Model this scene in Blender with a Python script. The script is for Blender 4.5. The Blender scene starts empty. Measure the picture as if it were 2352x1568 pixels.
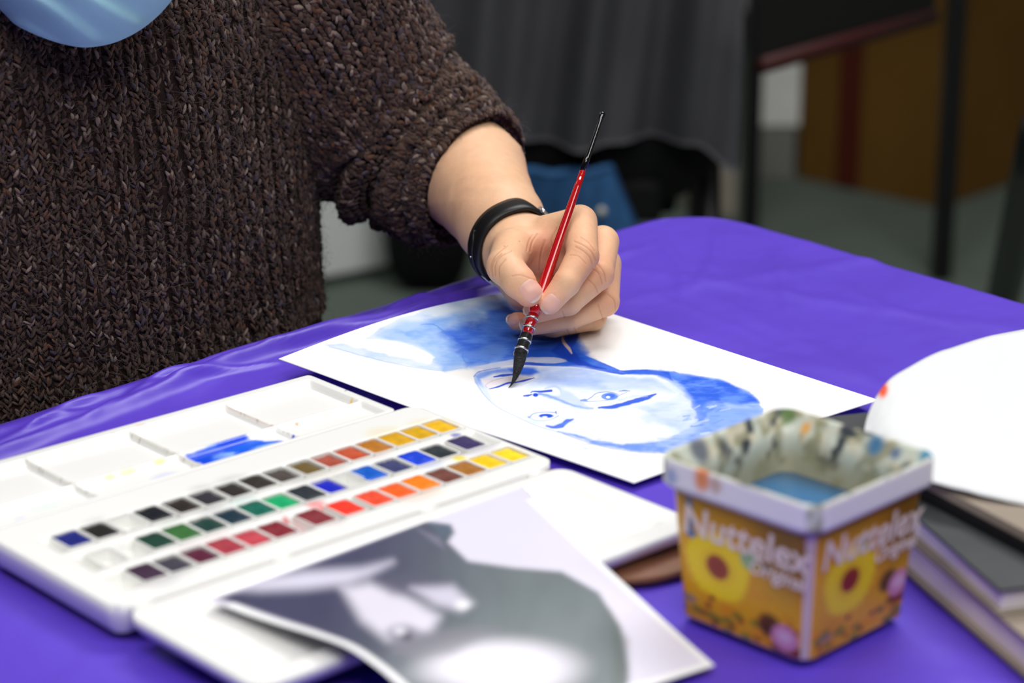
import bpy, bmesh, math, random
import numpy as np
from mathutils import Vector, Matrix, Euler

random.seed(7)
rng = np.random.default_rng(7)
SC = bpy.context.scene
COL = SC.collection

# ------------------------------------------------------------------ camera
F_PX = 85 / 36 * 2352
ELEV = math.radians(18.5)
D0 = 142.0                                   # cm from the lens to the brush tip
CR = np.array([1.0, 0, 0])
CF = np.array([0, math.cos(ELEV), -math.sin(ELEV)])
CU = np.array([0, math.sin(ELEV), math.cos(ELEV)])
CAM = np.array([0.0020, -1.3382, 1.2182])
cam_d = bpy.data.cameras.new('camera')
cam = bpy.data.objects.new('camera', cam_d)
COL.objects.link(cam)
cam.location = CAM
cam.rotation_euler = (math.pi / 2 - ELEV, 0, 0)
cam_d.lens = 85
cam_d.sensor_width = 36
cam_d.clip_start = 0.05
cam_d.dof.use_dof = True
cam_d.dof.focus_distance = 1.445
cam_d.dof.aperture_fstop = 5.6
cam_d.dof.aperture_blades = 0
SC.camera = cam

# ------------------------------------------------------------------ light
world = bpy.data.worlds.new('world')
SC.world = world
world.use_nodes = True
world.node_tree.nodes['Background'].inputs[0].default_value = (0.80, 0.88, 1.0, 1)
world.node_tree.nodes['Background'].inputs[1].default_value = 0.06

def ceiling_lamp(x, y, power, sx=1.2, sy=0.6, z=2.62, col=(1.0, 0.985, 0.965)):
    l = bpy.data.lights.new('ceiling_lamp', 'AREA')
    l.shape = 'RECTANGLE'
    l.size, l.size_y = sx, sy
    l.energy = power
    l.color = col
    o = bpy.data.objects.new('ceiling_lamp', l)
    o.location = (x, y, z)
    COL.objects.link(o)
    return o

ceiling_lamp(0.55, 0.95, 44, 1.2, 0.6)
ceiling_lamp(-0.55, -0.85, 20, 1.2, 0.6)
ceiling_lamp(0.95, -0.85, 18, 1.2, 0.6)
ceiling_lamp(0.2, -2.0, 34, 1.2, 0.6)
ceiling_lamp(-1.6, 1.4, 9, 1.2, 0.6)  # weak lamp added at the back left to brighten the pale cabinet
SC.view_settings.view_transform = 'Standard'
SC.view_settings.look = 'None'
SC.view_settings.gamma = 1
SC.view_settings.use_curve_mapping = False
SC.view_settings.exposure = -0.30

# ------------------------------------------------------------------ helpers
def W(px, py, d=0.0):
    """photo pixel at d cm beyond the brush-tip distance -> world point"""
    D = (D0 + d) / 100
    return CAM + D * (CF + (px - 1176) / F_PX * CR - (py - 784) / F_PX * CU)

def T(px, py, z=0.74):
    """photo pixel on the horizontal plane z -> world point"""
    r = CF + (px - 1176) / F_PX * CR - (py - 784) / F_PX * CU
    return CAM + (z - CAM[2]) / r[2] * r

def pix(P):
    """world points (n,3) -> photo pixels, used to lay the traced picture onto the sheet"""
    v = np.asarray(P) - CAM
    d = v @ CF
    return 1176 + F_PX * (v @ CR) / d, 784 - F_PX * (v @ CU) / d

def lin(c):
    c = np.asarray(c, float) / 255.0
    return np.where(c <= 0.04045, c / 12.92, ((c + 0.055) / 1.055) ** 2.4)

def smooth(a, b, x):
    t = np.clip((x - a) / (b - a + 1e-12), 0, 1)
    return t * t * (3 - 2 * t)

def _hash(ix, iy, s):
    h = (ix * 374761393 + iy * 668265263 + s * 974634721) & 0xffffffff
    h = ((h ^ (h >> 13)) * 1274126177) & 0xffffffff
    return ((h ^ (h >> 16)) & 0xffff) / 65535.0

def vnoise(x, y, s=0):
    x = np.asarray(x, float); y = np.asarray(y, float)
    ix = np.floor(x).astype(np.int64); iy = np.floor(y).astype(np.int64)
    fx = x - ix; fy = y - iy
    fx = fx * fx * (3 - 2 * fx); fy = fy * fy * (3 - 2 * fy)
    a = _hash(ix, iy, s); b = _hash(ix + 1, iy, s); c = _hash(ix, iy + 1, s); d = _hash(ix + 1, iy + 1, s)
    return (a * (1 - fx) + b * fx) * (1 - fy) + (c * (1 - fx) + d * fx) * fy

def fbm(x, y, s=0, n=4):
    r = 0; a = 0.5; t = 0
    for i in range(n):
        r = r + a * vnoise(x * 2 ** i, y * 2 ** i, s + i * 17); t += a; a *= 0.5
    return r / t

MATS = {}
def mat(name, rgb, rough=0.5, spec=0.5, metal=0.0, noise=0.0, nscale=20.0, bump=0.0, bscale=60.0,
        coat=0.0, sss=0.0, sssr=(1, .3, .12), sscale=0.004, trans=0.0, ior=1.45, sheen=0.0, attr=None, alpha=1.0):
    if name in MATS:
        return MATS[name]
    m = bpy.data.materials.new(name)
    m.use_nodes = True
    nt = m.node_tree
    b = nt.nodes['Principled BSDF']
    c = tuple(lin(rgb)) + (1,)
    b.inputs['Base Color'].default_value = c
    b.inputs['Roughness'].default_value = rough
    b.inputs['Specular IOR Level'].default_value = spec
    b.inputs['Metallic'].default_value = metal
    b.inputs['Coat Weight'].default_value = coat
    b.inputs['IOR'].default_value = ior
    b.inputs['Transmission Weight'].default_value = trans
    b.inputs['Sheen Weight'].default_value = sheen
    if sss:
        b.inputs['Subsurface Weight'].default_value = sss
        b.inputs['Subsurface Radius'].default_value = sssr
        b.inputs['Subsurface Scale'].default_value = sscale
    tc = nt.nodes.new('ShaderNodeTexCoord')
    src = None
    if attr:
        a = nt.nodes.new('ShaderNodeAttribute'); a.attribute_name = attr
        src = a.outputs['Color']
    if noise:
        n = nt.nodes.new('ShaderNodeTexNoise'); n.inputs['Scale'].default_value = nscale
        n.inputs['Detail'].default_value = 4
        nt.links.new(tc.outputs['Object'], n.inputs['Vector'])
        mr = nt.nodes.new('ShaderNodeMapRange')
        mr.inputs[1].default_value = 0.25; mr.inputs[2].default_value = 0.75
        mr.inputs[3].default_value = 1 - noise; mr.inputs[4].default_value = 1 + noise
        nt.links.new(n.outputs['Fac'], mr.inputs[0])
        mx = nt.nodes.new('ShaderNodeMix'); mx.data_type = 'RGBA'; mx.blend_type = 'MULTIPLY'
        mx.inputs[0].default_value = 1
        mx.inputs[6].default_value = c
        if src: nt.links.new(src, mx.inputs[6])
        nt.links.new(mr.outputs[0], mx.inputs[7])
        src = mx.outputs[2]
    if src: nt.links.new(src, b.inputs['Base Color'])
    if bump:
        n2 = nt.nodes.new('ShaderNodeTexNoise'); n2.inputs['Scale'].default_value = bscale
        n2.inputs['Detail'].default_value = 5
        nt.links.new(tc.outputs['Object'], n2.inputs['Vector'])
        bp = nt.nodes.new('ShaderNodeBump'); bp.inputs['Strength'].default_value = bump
        bp.inputs['Distance'].default_value = 0.002
        nt.links.new(n2.outputs['Fac'], bp.inputs['Height'])
        nt.links.new(bp.outputs['Normal'], b.inputs['Normal'])
    MATS[name] = m
    return m

def empty(name, loc=(0, 0, 0), label=None, cat=None, group=None, rz=0.0):
    o = bpy.data.objects.new(name, None)
    o.empty_display_size = 0.05
    COL.objects.link(o)
    o.location = loc; o.rotation_euler = (0, 0, rz)
    return tag(o, label, cat, group)

def tag(o, label=None, cat=None, group=None, kind=None):
    if label: o['label'] = label
    if cat: o['category'] = cat
    if group: o['group'] = group
    if kind: o['kind'] = kind
    return o

def obj(name, V, Fc, m=None, parent=None, smooth_sh=True, col=None, local=False):
    """mesh object from world coordinates; a child keeps its place (its parent's transform is undone)"""
    me = bpy.data.meshes.new(name)
    V = np.asarray(V, float)
    if parent is not None and not local:
        M = np.array(parent_matrix(parent).inverted())
        V = V @ M[:3, :3].T + M[:3, 3]
    if isinstance(Fc, np.ndarray):
        n, k = Fc.shape
        me.vertices.add(len(V)); me.vertices.foreach_set('co', V.astype(np.float32).ravel())
        me.loops.add(n * k); me.loops.foreach_set('vertex_index', Fc.astype(np.int32).ravel())
        me.polygons.add(n)
        me.polygons.foreach_set('loop_start', np.arange(0, n * k, k, dtype=np.int32))
        me.polygons.foreach_set('loop_total', np.full(n, k, dtype=np.int32))
        me.update(calc_edges=True); me.validate()
    else:
        me.from_pydata([tuple(v) for v in V], [], Fc)
    if smooth_sh:
        me.polygons.foreach_set('use_smooth', [True] * len(me.polygons))
    if col is not None:
        a = me.color_attributes.new('Col', 'FLOAT_COLOR', 'POINT')
        c4 = np.ones((len(V), 4), np.float32); c4[:, :3] = col
        a.data.foreach_set('color', c4.ravel())
    if m: me.materials.append(m)
    me.update()
    o = bpy.data.objects.new(name, me)
    COL.objects.link(o)
    if parent is not None: o.parent = parent
    return o

def parent_matrix(p):
    M = Matrix.Identity(4)
    while p is not None:
        M = p.matrix_basis @ M
        p = p.parent
    return M

class MB:
    """collects shapes into one mesh"""
    def __init__(s): s.v = []; s.f = []
    def add(s, V, Fc):
        k = len(s.v); s.v += [tuple(x) for x in V]; s.f += [tuple(int(i) + k for i in q) for q in Fc]; return s
    def box(s, c, size, rot=0.0, bev=0.0, M=None):
        bm = bmesh.new(); bmesh.ops.create_cube(bm, size=1)
        for v in bm.verts: v.co = Vector((v.co.x * size[0], v.co.y * size[1], v.co.z * size[2]))
        if bev: bmesh.ops.bevel(bm, geom=bm.edges[:], offset=bev, segments=2, affect='EDGES', profile=0.6)
        A = (Matrix.Translation(Vector(c)) @ Matrix.Rotation(rot, 4, 'Z')) if M is None else M
        bm.verts.ensure_lookup_table(); bm.verts.index_update()
        s.add([A @ v.co for v in bm.verts], [[v.index for v in f.verts] for f in bm.faces]); bm.free(); return s
    def tube(s, P, R, n=12, caps=True):
        V, Fq = sweep(P, R, n, caps); return s.add(V, Fq)
    def build(s, name, m, parent=None, sm=True):
        return obj(name, np.array(s.v), s.f, m, parent, sm)

def frames(P):
    P = np.asarray(P, float)
    t = np.gradient(P, axis=0); t /= np.linalg.norm(t, axis=1)[:, None] + 1e-12
    up = np.array([0, 0, 1.0]) if abs(t[0][2]) < 0.9 else np.array([1.0, 0, 0])
    a = np.cross(t[0], up); a /= np.linalg.norm(a)
    A = [a]
    for i in range(1, len(P)):
        a = A[-1] - t[i] * (A[-1] @ t[i]); a /= np.linalg.norm(a); A.append(a)
    A = np.array(A); B = np.cross(t, A)
    return t, A, B

def sweep(P, R, n=12, caps=True):
    P = np.asarray(P, float); R = np.broadcast_to(np.asarray(R, float), (len(P),)) if np.ndim(R) < 2 else np.asarray(R)
    t, A, B = frames(P)
    th = np.linspace(0, 2 * math.pi, n, endpoint=False)
    V = []; Fq = []
    for i in range(len(P)):
        for q in th: V.append(P[i] + R[i] * (math.cos(q) * A[i] + math.sin(q) * B[i]))
    for i in range(len(P) - 1):
        for j in range(n):
            k = (j + 1) % n
            Fq.append((i * n + j, i * n + k, (i + 1) * n + k, (i + 1) * n + j))
    if caps:
        Fq.append(tuple(range(n - 1, -1, -1))); Fq.append(tuple(range((len(P) - 1) * n, len(P) * n)))
    return V, Fq

def grid_faces(nx, ny, wrap=False):
    i = np.arange(nx * ny).reshape(nx, ny)
    if wrap: i = np.concatenate([i, i[:1]], 0)
    return np.stack([i[:-1, :-1], i[1:, :-1], i[1:, 1:], i[:-1, 1:]], -1).reshape(-1, 4)

def catmull(P, n):
    P = np.asarray(P, float); Q = np.vstack([2 * P[0] - P[1], P, 2 * P[-1] - P[-2]])
    out = []
    m = len(P) - 1
    for s in np.linspace(0, m, n):
        i = min(int(s), m - 1); t = s - i
        a, b, c, d = Q[i], Q[i + 1], Q[i + 2], Q[i + 3]
        out.append(0.5 * (2 * b + (c - a) * t + (2 * a - 5 * b + 4 * c - d) * t * t + (3 * b - a - 3 * c + d) * t ** 3))
    return np.array(out)

def poly_sd(x, y, P):
    """signed distance to a polygon (inside negative)"""
    P = np.asarray(P, float); d = np.full(x.shape, 1e9); ins = np.zeros(x.shape, bool)
    n = len(P)
    for i in range(n):
        a = P[i]; b = P[(i + 1) % n]; e = b - a
        wx = x - a[0]; wy = y - a[1]
        t = np.clip((wx * e[0] + wy * e[1]) / (e @ e + 1e-9), 0, 1)
        d = np.minimum(d, (wx - t * e[0]) ** 2 + (wy - t * e[1]) ** 2)
        c = (a[1] > y) != (b[1] > y)
        xx = a[0] + (y - a[1]) * e[0] / (e[1] if abs(e[1]) > 1e-9 else 1e-9)
        ins ^= c & (x < xx)
    return np.where(ins, -1, 1) * np.sqrt(d)

def line_sd(x, y, P, Wd):
    """distance to a polyline minus its half-width (which may vary along it)"""
    P = np.asarray(P, float); Wd = np.broadcast_to(np.asarray(Wd, float), (len(P),))
    d = np.full(x.shape, 1e9)
    for i in range(len(P) - 1):
        a = P[i]; e = P[i + 1] - a
        wx = x - a[0]; wy = y - a[1]
        t = np.clip((wx * e[0] + wy * e[1]) / (e @ e + 1e-9), 0, 1)
        d = np.minimum(d, np.hypot(wx - t * e[0], wy - t * e[1]) - (Wd[i] * (1 - t) + Wd[i + 1] * t))
    return d

class Canvas:
    """colours of print or paint on a surface, one value per vertex"""
    def __init__(s, x, y, base):
        s.x, s.y = x, y; s.lw = 1.0
        s.c = np.tile(lin(base), (len(x), 1))
    def lay(s, a, rgb):
        rgb = lin(rgb) if np.ndim(rgb) == 1 else rgb
        a = np.clip(a, 0, 1)[:, None]
        s.c = s.c * (1 - a) + rgb * a
    def _sel(s, P, m):
        P = np.asarray(P); return np.where((s.x > P[:, 0].min() - m) & (s.x < P[:, 0].max() + m) & (s.y > P[:, 1].min() - m) & (s.y < P[:, 1].max() + m))[0]
    def _apply(s, i, a, rgb):
        a = np.clip(a, 0, 1)[:, None]
        c = lin(rgb) if np.ndim(rgb) == 1 else rgb
        s.c[i] = s.c[i] * (1 - a) + c * a
    def poly(s, P, rgb, soft=4, alpha=1.0, warp=0.0, wsc=0.03, inner=0.0, seed=3):
        P = np.asarray(P, float)
        i = s._sel(P, soft * 3 + warp * 2)
        x = s.x[i]; y = s.y[i]
        if warp:
            x = x + warp * (fbm(x * wsc, y * wsc * 2, seed) - .5) * 2; y = y + warp * .5 * (fbm(x * wsc, y * wsc * 2, seed + 5) - .5) * 2
        d = poly_sd(x, y, P)
        a = alpha * smooth(soft, -soft, d)
        if inner: a = a * (1 - inner * smooth(0, -18, d))
        if callable(rgb): rgb = rgb(s.x[i], s.y[i])
        s._apply(i, a, rgb)
    def line(s, P, w, rgb, soft=1.5, alpha=1.0, warp=0.0):
        P = np.asarray(P, float)
        if len(P) > 2:
            k = 6 * (len(P) - 1) + 1
            w = np.interp(np.linspace(0, 1, k), np.linspace(0, 1, len(P)), np.broadcast_to(np.asarray(w, float), (len(P),)))
            P = catmull(P, k)
        i = s._sel(P, float(np.max(w)) + soft * 3 + warp)
        x = s.x[i]; y = s.y[i]
        if warp: y = y + warp * (fbm(x * .06, y * .12, 9) - .5) * 2
        d = line_sd(x, y, P, np.asarray(w, float) * s.lw)
        s._apply(i, alpha * smooth(soft, -soft, d), rgb)
    def spot(s, cx, cy, rx, ry, rgb, soft=.3, alpha=1.0):
        d = np.hypot((s.x - cx) / rx, (s.y - cy) / ry)
        i = np.where(d < 1 + soft * 2)[0]
        s._apply(i, alpha * smooth(1 + soft, 1 - soft, d[i]), rgb)

M_WHITE = mat('white_plastic', (244, 244, 241), 0.30, 0.5, noise=0.012, nscale=8)
M_BLACKP = mat('black_plastic', (14, 14, 15), 0.38, 0.5, noise=0.2)
M_COL = mat('printed_paper', (240, 240, 240), 0.55, 0.3, attr='Col')

# ------------------------------------------------------------------ room
def room():
    m_floor = mat('green_grey_carpet', (106, 117, 108), 0.9, 0.1, noise=0.18, nscale=160, bump=0.4, bscale=500)
    V = [(-3.4, -2.6, 0), (3.4, -2.6, 0), (3.4, 4.6, 0), (-3.4, 4.6, 0)]
    tag(obj('floor', V, [(0, 1, 2, 3)], m_floor, smooth_sh=False), kind='structure')
    m_wall = mat('back_wall_paint', (176, 176, 174), 0.8, 0.2, noise=0.1, nscale=3)
    b = MB().box((0, 4.65, 1.35), (6.9, .1, 2.7)); tag(b.build('wall_back', m_wall, None, False), kind='structure')
    m_wl = mat('side_wall_paint', (150, 150, 148), 0.8, 0.2, noise=0.06, nscale=3)
    b = MB().box((-3.45, 1, 1.35), (.1, 7.2, 2.7)); tag(b.build('wall_left', m_wl, None, False), kind='structure')
    b = MB().box((3.45, 1, 1.35), (.1, 7.2, 2.7)); tag(b.build('wall_right', m_wl, None, False), kind='structure')
    m_c = mat('ceiling_paint', (225, 225, 222), 0.9, 0.1, noise=0.03)
    b = MB().box((0, 1, 2.75), (7.0, 7.3, .1)); tag(b.build('ceiling', m_c, None, False), kind='structure')
    b = MB().box((0, 4.585, .05), (6.7, .02, .1), bev=.004); tag(b.build('baseboard_back', mat('baseboard_paint', (60, 60, 60), .5), None, False), kind='structure')
room()

# ------------------------------------------------------------------ work table and cloth
TCOR = T(1592, 470, .74)
_e = TCOR - T(0, 965, .74); ET = _e / np.linalg.norm(_e)          # along the sitter's edge
_e = T(2352, 690, .74) - TCOR; ER = _e / np.linalg.norm(_e)       # along the far edge
TL, TW = 1.75, 0.90

def table_and_cloth():
    root = empty('work_table', (TCOR - ET * TL / 2 + ER * TW / 2) * np.array([1, 1, 0]), 'folding work table hidden under the purple plastic tablecloth', 'table')
    b = MB()
    def q(a, c, z): p = TCOR - ET * a + ER * c; return (p[0], p[1], z)
    V = [q(.03, .03, .733), q(TL, .03, .733), q(TL, TW, .733), q(.03, TW, .733), q(.03, .03, .71), q(TL, .03, .71), q(TL, TW, .71), q(.03, TW, .71)]
    b.add(V, [(0, 1, 2, 3), (4, 7, 6, 5), (0, 4, 5, 1), (1, 5, 6, 2), (2, 6, 7, 3), (3, 7, 4, 0)])
    b.build('tabletop', mat('table_laminate', (200, 198, 190), .5), root, False)
    for a in (.10, TL - .1):
        for c in (.08, TW - .08):
            MB().tube([q(a, c, 0), q(a, c, .71)], .015, 12).build('leg', mat('black_metal', (16, 16, 17), .4, .5), root)
    # cloth: a grid over the top that rolls over the edges and hangs
    na, nc = 260, 200
    hang = .16
    sa = np.concatenate([np.linspace(-hang, 0, 26)[:-1], np.linspace(0, .85, 380)[:-1], np.linspace(.85, TL, 60)])
    sc = np.concatenate([np.linspace(-hang, 0, 26)[:-1], np.linspace(0, .12, 75)[:-1], np.linspace(.12, .6, 150)[:-1], np.linspace(.6, TW, 30)])
    A, Cc = np.meshgrid(sa, sc, indexing='ij')
    rad = .012
    def roll(s):           # arc-length s -> (outward offset, drop)
        s = np.asarray(s)
        out = np.where(s >= 0, s, np.where(s > -rad * 1.57, -rad * np.sin(np.clip(-s / rad, 0, 1.57)), -rad))
        drop = np.where(s >= 0, 0, np.where(s > -rad * 1.57, rad * (1 - np.cos(np.clip(-s / rad, 0, 1.57))), rad + (-s - rad * 1.57)))
        return out, drop
    oa, da = roll(A); oc, dc = roll(Cc)
    drop = np.maximum(da, dc) + .25 * np.minimum(da, dc)
    # rounded corner of the hanging cloth
    rr = .055
    qa = np.clip(rr - oa, 0, None); qc = np.clip(rr - oc, 0, None); ql = np.hypot(qa, qc)
    lim = rr + np.maximum(-np.minimum(oa, oc), 0)
    kk = np.where((qa > 0) & (qc > 0) & (ql > lim), lim / np.maximum(ql, 1e-9), 1)
    oa = np.where(oa < rr, rr - qa * kk, oa); oc = np.where(oc < rr, rr - qc * kk, oc)
    P = TCOR[None, None] - ET * oa[..., None] + ER * oc[..., None]
    x, y = A, Cc
    w = .0028 * (fbm(x * 9, y * 9, 2) - .5) + .0016 * (fbm(x * 26 + 3, y * 20, 5) - .5)
    # long soft creases left by folding, and the loose ridge along the sitter's edge (small c)
    edge = np.exp(-((y - .030 - .012 * np.sin(x * 11)) / .006) ** 2) * (.0045 + .0045 * fbm(x * 14, x * 0, 3)) * smooth(.08, .2, x)
    edge += np.exp(-((y - .012 - .006 * np.sin(x * 17 + 1)) / .005) ** 2) * .0055 * fbm(x * 22, x * 0 + 4, 6) * smooth(.15, .3, x)
    ang = [(.25, .9, .35), (.48, -.5, .5), (.12, .6, .8), (.10, 1.25, .14), (.16, -.25, .2), (.06, .35, .3), (.22, .1, .1)]
    for (x0, kx, y0) in ang:
        dline = (x - x0) * math.cos(kx) + (y - y0) * math.sin(kx)
        edge += .0013 * smooth(.24, .16, x) * smooth(.38, .30, y) * np.exp(-(dline / .010) ** 2) * smooth(.2, .5, fbm(x * 4, y * 4, int(x0 * 100) + int(y0 * 77)))
    def param(L):
        out = []
        for p_ in L:
            v_ = T(*p_, .74) - TCOR; k_ = np.linalg.solve(np.array([[-ET[0], ER[0]], [-ET[1], ER[1]]]), v_[:2]); out.append(k_)
        return catmull(np.array(out), 5 * len(L))
    for L, hgt_, wd_ in (([(-60, 1025), (0, 1002), (130, 948), (260, 926)], .0022, .0030), ([(200, 958), (330, 890), (480, 856), (640, 822)], .0026, .0028), ([(300, 898), (420, 846), (520, 805), (660, 765)], .0034, .0035),
                         ([(640, 800), (760, 765), (900, 730), (1010, 697)], .0030, .0030), ([(860, 712), (960, 684), (1040, 674), (1120, 655)], .0036, .0040), ([(60, 975), (140, 938), (230, 905)], .003, .003),
                         ([(520, 815), (600, 800), (700, 785)], .0016, .002), ([(1785, 550), (1800, 620), (1812, 690), (1835, 760)], .0014, .007), ([(1430, 640), (1560, 690), (1700, 745), (1790, 790)], .0007, .006), ([(1650, 520), (1640, 590), (1600, 650)], .0014, .006), ([(1500, 530), (1560, 600), (1570, 690)], .0012, .006), ([(1900, 620), (2050, 700), (2200, 740)], .0007, .007)):
        Lp = param(L)
        ln = line_sd(x.reshape(-1), y.reshape(-1), Lp, 0).reshape(x.shape)
        tt_ = np.hypot(x - Lp[len(Lp) // 2, 0], y - Lp[len(Lp) // 2, 1]) / (np.linalg.norm(Lp[-1] - Lp[0]) * .62)
        edge += hgt_ * np.exp(-(ln / wd_) ** 2) * smooth(1.0, .55, tt_)
    crease = .0008 * np.abs(fbm(x * 13 + 7, y * 30, 21) - .5) * 2
    top = np.clip(1 - drop / .02, 0, 1)
    z = .7372 + (w + edge - crease) * top - drop
    z = np.where(top >= 1, np.minimum(z, .7372 + .0095), z)
    # keep the cloth flat where things stand on it
    ripple = (1 - top) * smooth(0, .1, drop)
    wave = .012 * np.sin(A * 40 + 2 * np.sin(A * 13)) * ripple
    wave2 = .012 * np.sin(Cc * 40 + 2 * np.sin(Cc * 13)) * ripple
    P = P - ER * (wave * (Cc < 0))[..., None] + ET * (wave2 * (A < 0))[..., None]
    P[..., 2] = np.minimum(z, .7385 + edge)
    m = mat('purple_plastic_sheet', (92, 64, 198), .40, .5, noise=.07, nscale=14, bump=.12, bscale=45)
    o = obj('tablecloth', P.reshape(-1, 3), grid_faces(len(sa), len(sc)), m)
    tag(o, 'purple plastic tablecloth with creases covering the work table', 'tablecloth')
table_and_cloth()

# ------------------------------------------------------------------ palette
PANG = math.radians(41.9)
PU = np.array([math.cos(PANG), math.sin(PANG), 0]); PV = np.array([math.sin(PANG), -math.cos(PANG), 0])
PO = np.array([-0.1117, -0.0153, 0])
def pal(x, y, z):
    """palette coordinates in cm (x right along the pan rows, y towards the viewer), z in metres"""
    x = np.asarray(x, float); y = np.asarray(y, float)
    P = PO + (x[..., None] * PU + y[..., None] * PV) / 100
    P[..., 2] = z
    return P

def tray(name, x0, x1, y0, y1, ztop, zbot, root, m, step=.12, rc=.9, colour=None, inset=.35):
    nx = int((x1 - x0) / step) + 1; ny = int((y1 - y0) / step) + 1
    X, Y = np.meshgrid(np.linspace(x0, x1, nx), np.linspace(y0, y1, ny), indexing='ij')
    Z = ztop(X, Y)
    def clampc(X, Y, r, ins=0):
        cx, cy = (x0 + x1) / 2, (y0 + y1) / 2; hx, hy = (x1 - x0) / 2 - r, (y1 - y0) / 2 - r
        qx = np.clip(X - cx, -hx, hx); qy = np.clip(Y - cy, -hy, hy)
        ox, oy = X - cx - qx, Y - cy - qy
        l = np.hypot(ox, oy); k = np.where(l > r - ins, (r - ins) / np.maximum(l, 1e-9), 1)
        return cx + qx + ox * k, cy + qy + oy * k
    XX, YY = clampc(X, Y, rc)
    V = [pal(XX, YY, Z).reshape(-1, 3)]
    Fq = [grid_faces(nx, ny)[:, ::-1]]
    idx = np.arange(nx * ny).reshape(nx, ny)
    ring = np.concatenate([idx[:-1, 0], idx[-1, :-1], idx[:0:-1, -1], idx[0, :0:-1]])
    rx, ry = X.reshape(-1)[ring], Y.reshape(-1)[ring]
    prev = ring; off = nx * ny
    zr = Z.reshape(-1)[ring]
    for k, ins in ((.35, 0), (.75, inset * .35), (1, inset)):
        ax, ay = clampc(rx, ry, rc, ins)
        V.append(pal(ax, ay, zr * (1 - k) + zbot * k))
        cur = np.arange(off, off + len(ring)); off += len(ring)
        n = np.roll(np.arange(len(ring)), -1)
        Fq.append(np.stack([prev, prev[n], cur[n], cur], -1)[:, ::-1][:, ::-1])
        prev = cur
    V = np.vstack(V)
    faces = np.vstack(Fq)
    c = None
    if colour is not None:
        c = np.tile(lin((244, 244, 241)), (len(V), 1)); c[:nx * ny] = colour(X.reshape(-1), Y.reshape(-1))
    o = obj(name, V, faces, m, root, True, c)
    bm = bmesh.new(); bm.from_mesh(o.data); bmesh.ops.recalc_face_normals(bm, faces=bm.faces); bm.to_mesh(o.data); bm.free()
    return o

XL, XR = -26.5, .75
ZP = .7565
def ramp(v, a, b, w=.18):
    return smooth(a - w, a + w, v) * smooth(b + w, b - w, v)

DIV = (-6.95, -13.3, -19.7)
def mixing_top(X, Y):
    z = np.full(X.shape, ZP)
    edges = (-1.0,) + DIV + (XL + .9,)
    for i in range(4):
        r, l = edges[i] - .07, edges[i + 1] + .07
        z = z - .0042 * ramp(X, l, r, .10) * ramp(Y, .85, 5.15, .3)
        z = z - .0034 * ramp(X, l, r, .10) * ramp(Y, 5.5, 7.45, .25)
    return z
def stains(X, Y):
    c = Canvas(X, Y, (245, 245, 242))
    # blue wash pooled in one well
    n = fbm(X * 1.1, Y * 1.6, 4)
    c.poly([(-12.9, 5.55), (-11.4, 5.3), (-9.2, 5.15), (-8.8, 5.5), (-8.4, 6.2), (-7.4, 7.0), (-7.15, 7.35), (-9.2, 7.5), (-11.8, 7.6), (-12.9, 7.5)],
           lambda x, y: lin((25, 100, 240)) * np.ones((len(x), 1)) + (lin((150, 190, 245)) - lin((25, 100, 240))) * (smooth(.42, .65, fbm(x * .8, y * 1.3, 4)) * smooth(-12.6, -10.5, x))[:, None],
           soft=.1, warp=.35, wsc=.9)
    c.poly([(-12.8, 5.6), (-9.0, 5.15), (-8.8, 5.5), (-9.3, 5.9), (-11.6, 6.2), (-12.2, 6.8), (-12.2, 7.5), (-12.9, 7.5)], (0, 70, 225), soft=.18, alpha=.9, warp=.2, wsc=.9)
    c.spot(-7.1, 7.15, .28, .12, (15, 50, 190))
    # dried lines along the dividers
    c.line([(DIV[0], .9), (DIV[0], 5.2)], .05, (222, 190, 175), .08, .8)
    c.line([(DIV[1], .9), (DIV[1], 7.6)], .05, (205, 198, 180), .1, .75, )
    c.line([(DIV[2], .8), (DIV[2], 7.6)], .05, (196, 190, 180), .1, .75)
    for x in (-6.95, -13.3, -19.7):
        for k in range(7):
            c.spot(x + rng.normal(0, .06), rng.uniform(.8, 7.4), .07, .05, (150, 135, 125), alpha=.7)
    for (x, y, r, col) in [(-6.9, 5.25, .16, (235, 120, 85)), (-5.6, 5.6, .12, (240, 150, 60)), (-.6, 3.6, .1, (60, 60, 140)), (-1.2, 4.7, .2, (245, 200, 40)),
                           (-14.5, 5.4, .35, (246, 232, 140)), (-16.5, 5.45, .5, (238, 240, 190)), (-17.6, 5.5, .3, (240, 240, 180)), (-15.2, 6.9, .7, (222, 224, 246)),
                           (-12.4, .5, .35, (248, 222, 215)), (-23.8, 7.0, .35, (205, 210, 245)), (-3.5, 5.7, .3, (250, 236, 215)), (-22, 6.2, 1.1, (236, 243, 240)), (-14.2, .55, .2, (250, 225, 220))]:
        c.spot(x, y, r, r * .55, col, .5, .9)
    return c.c

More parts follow.
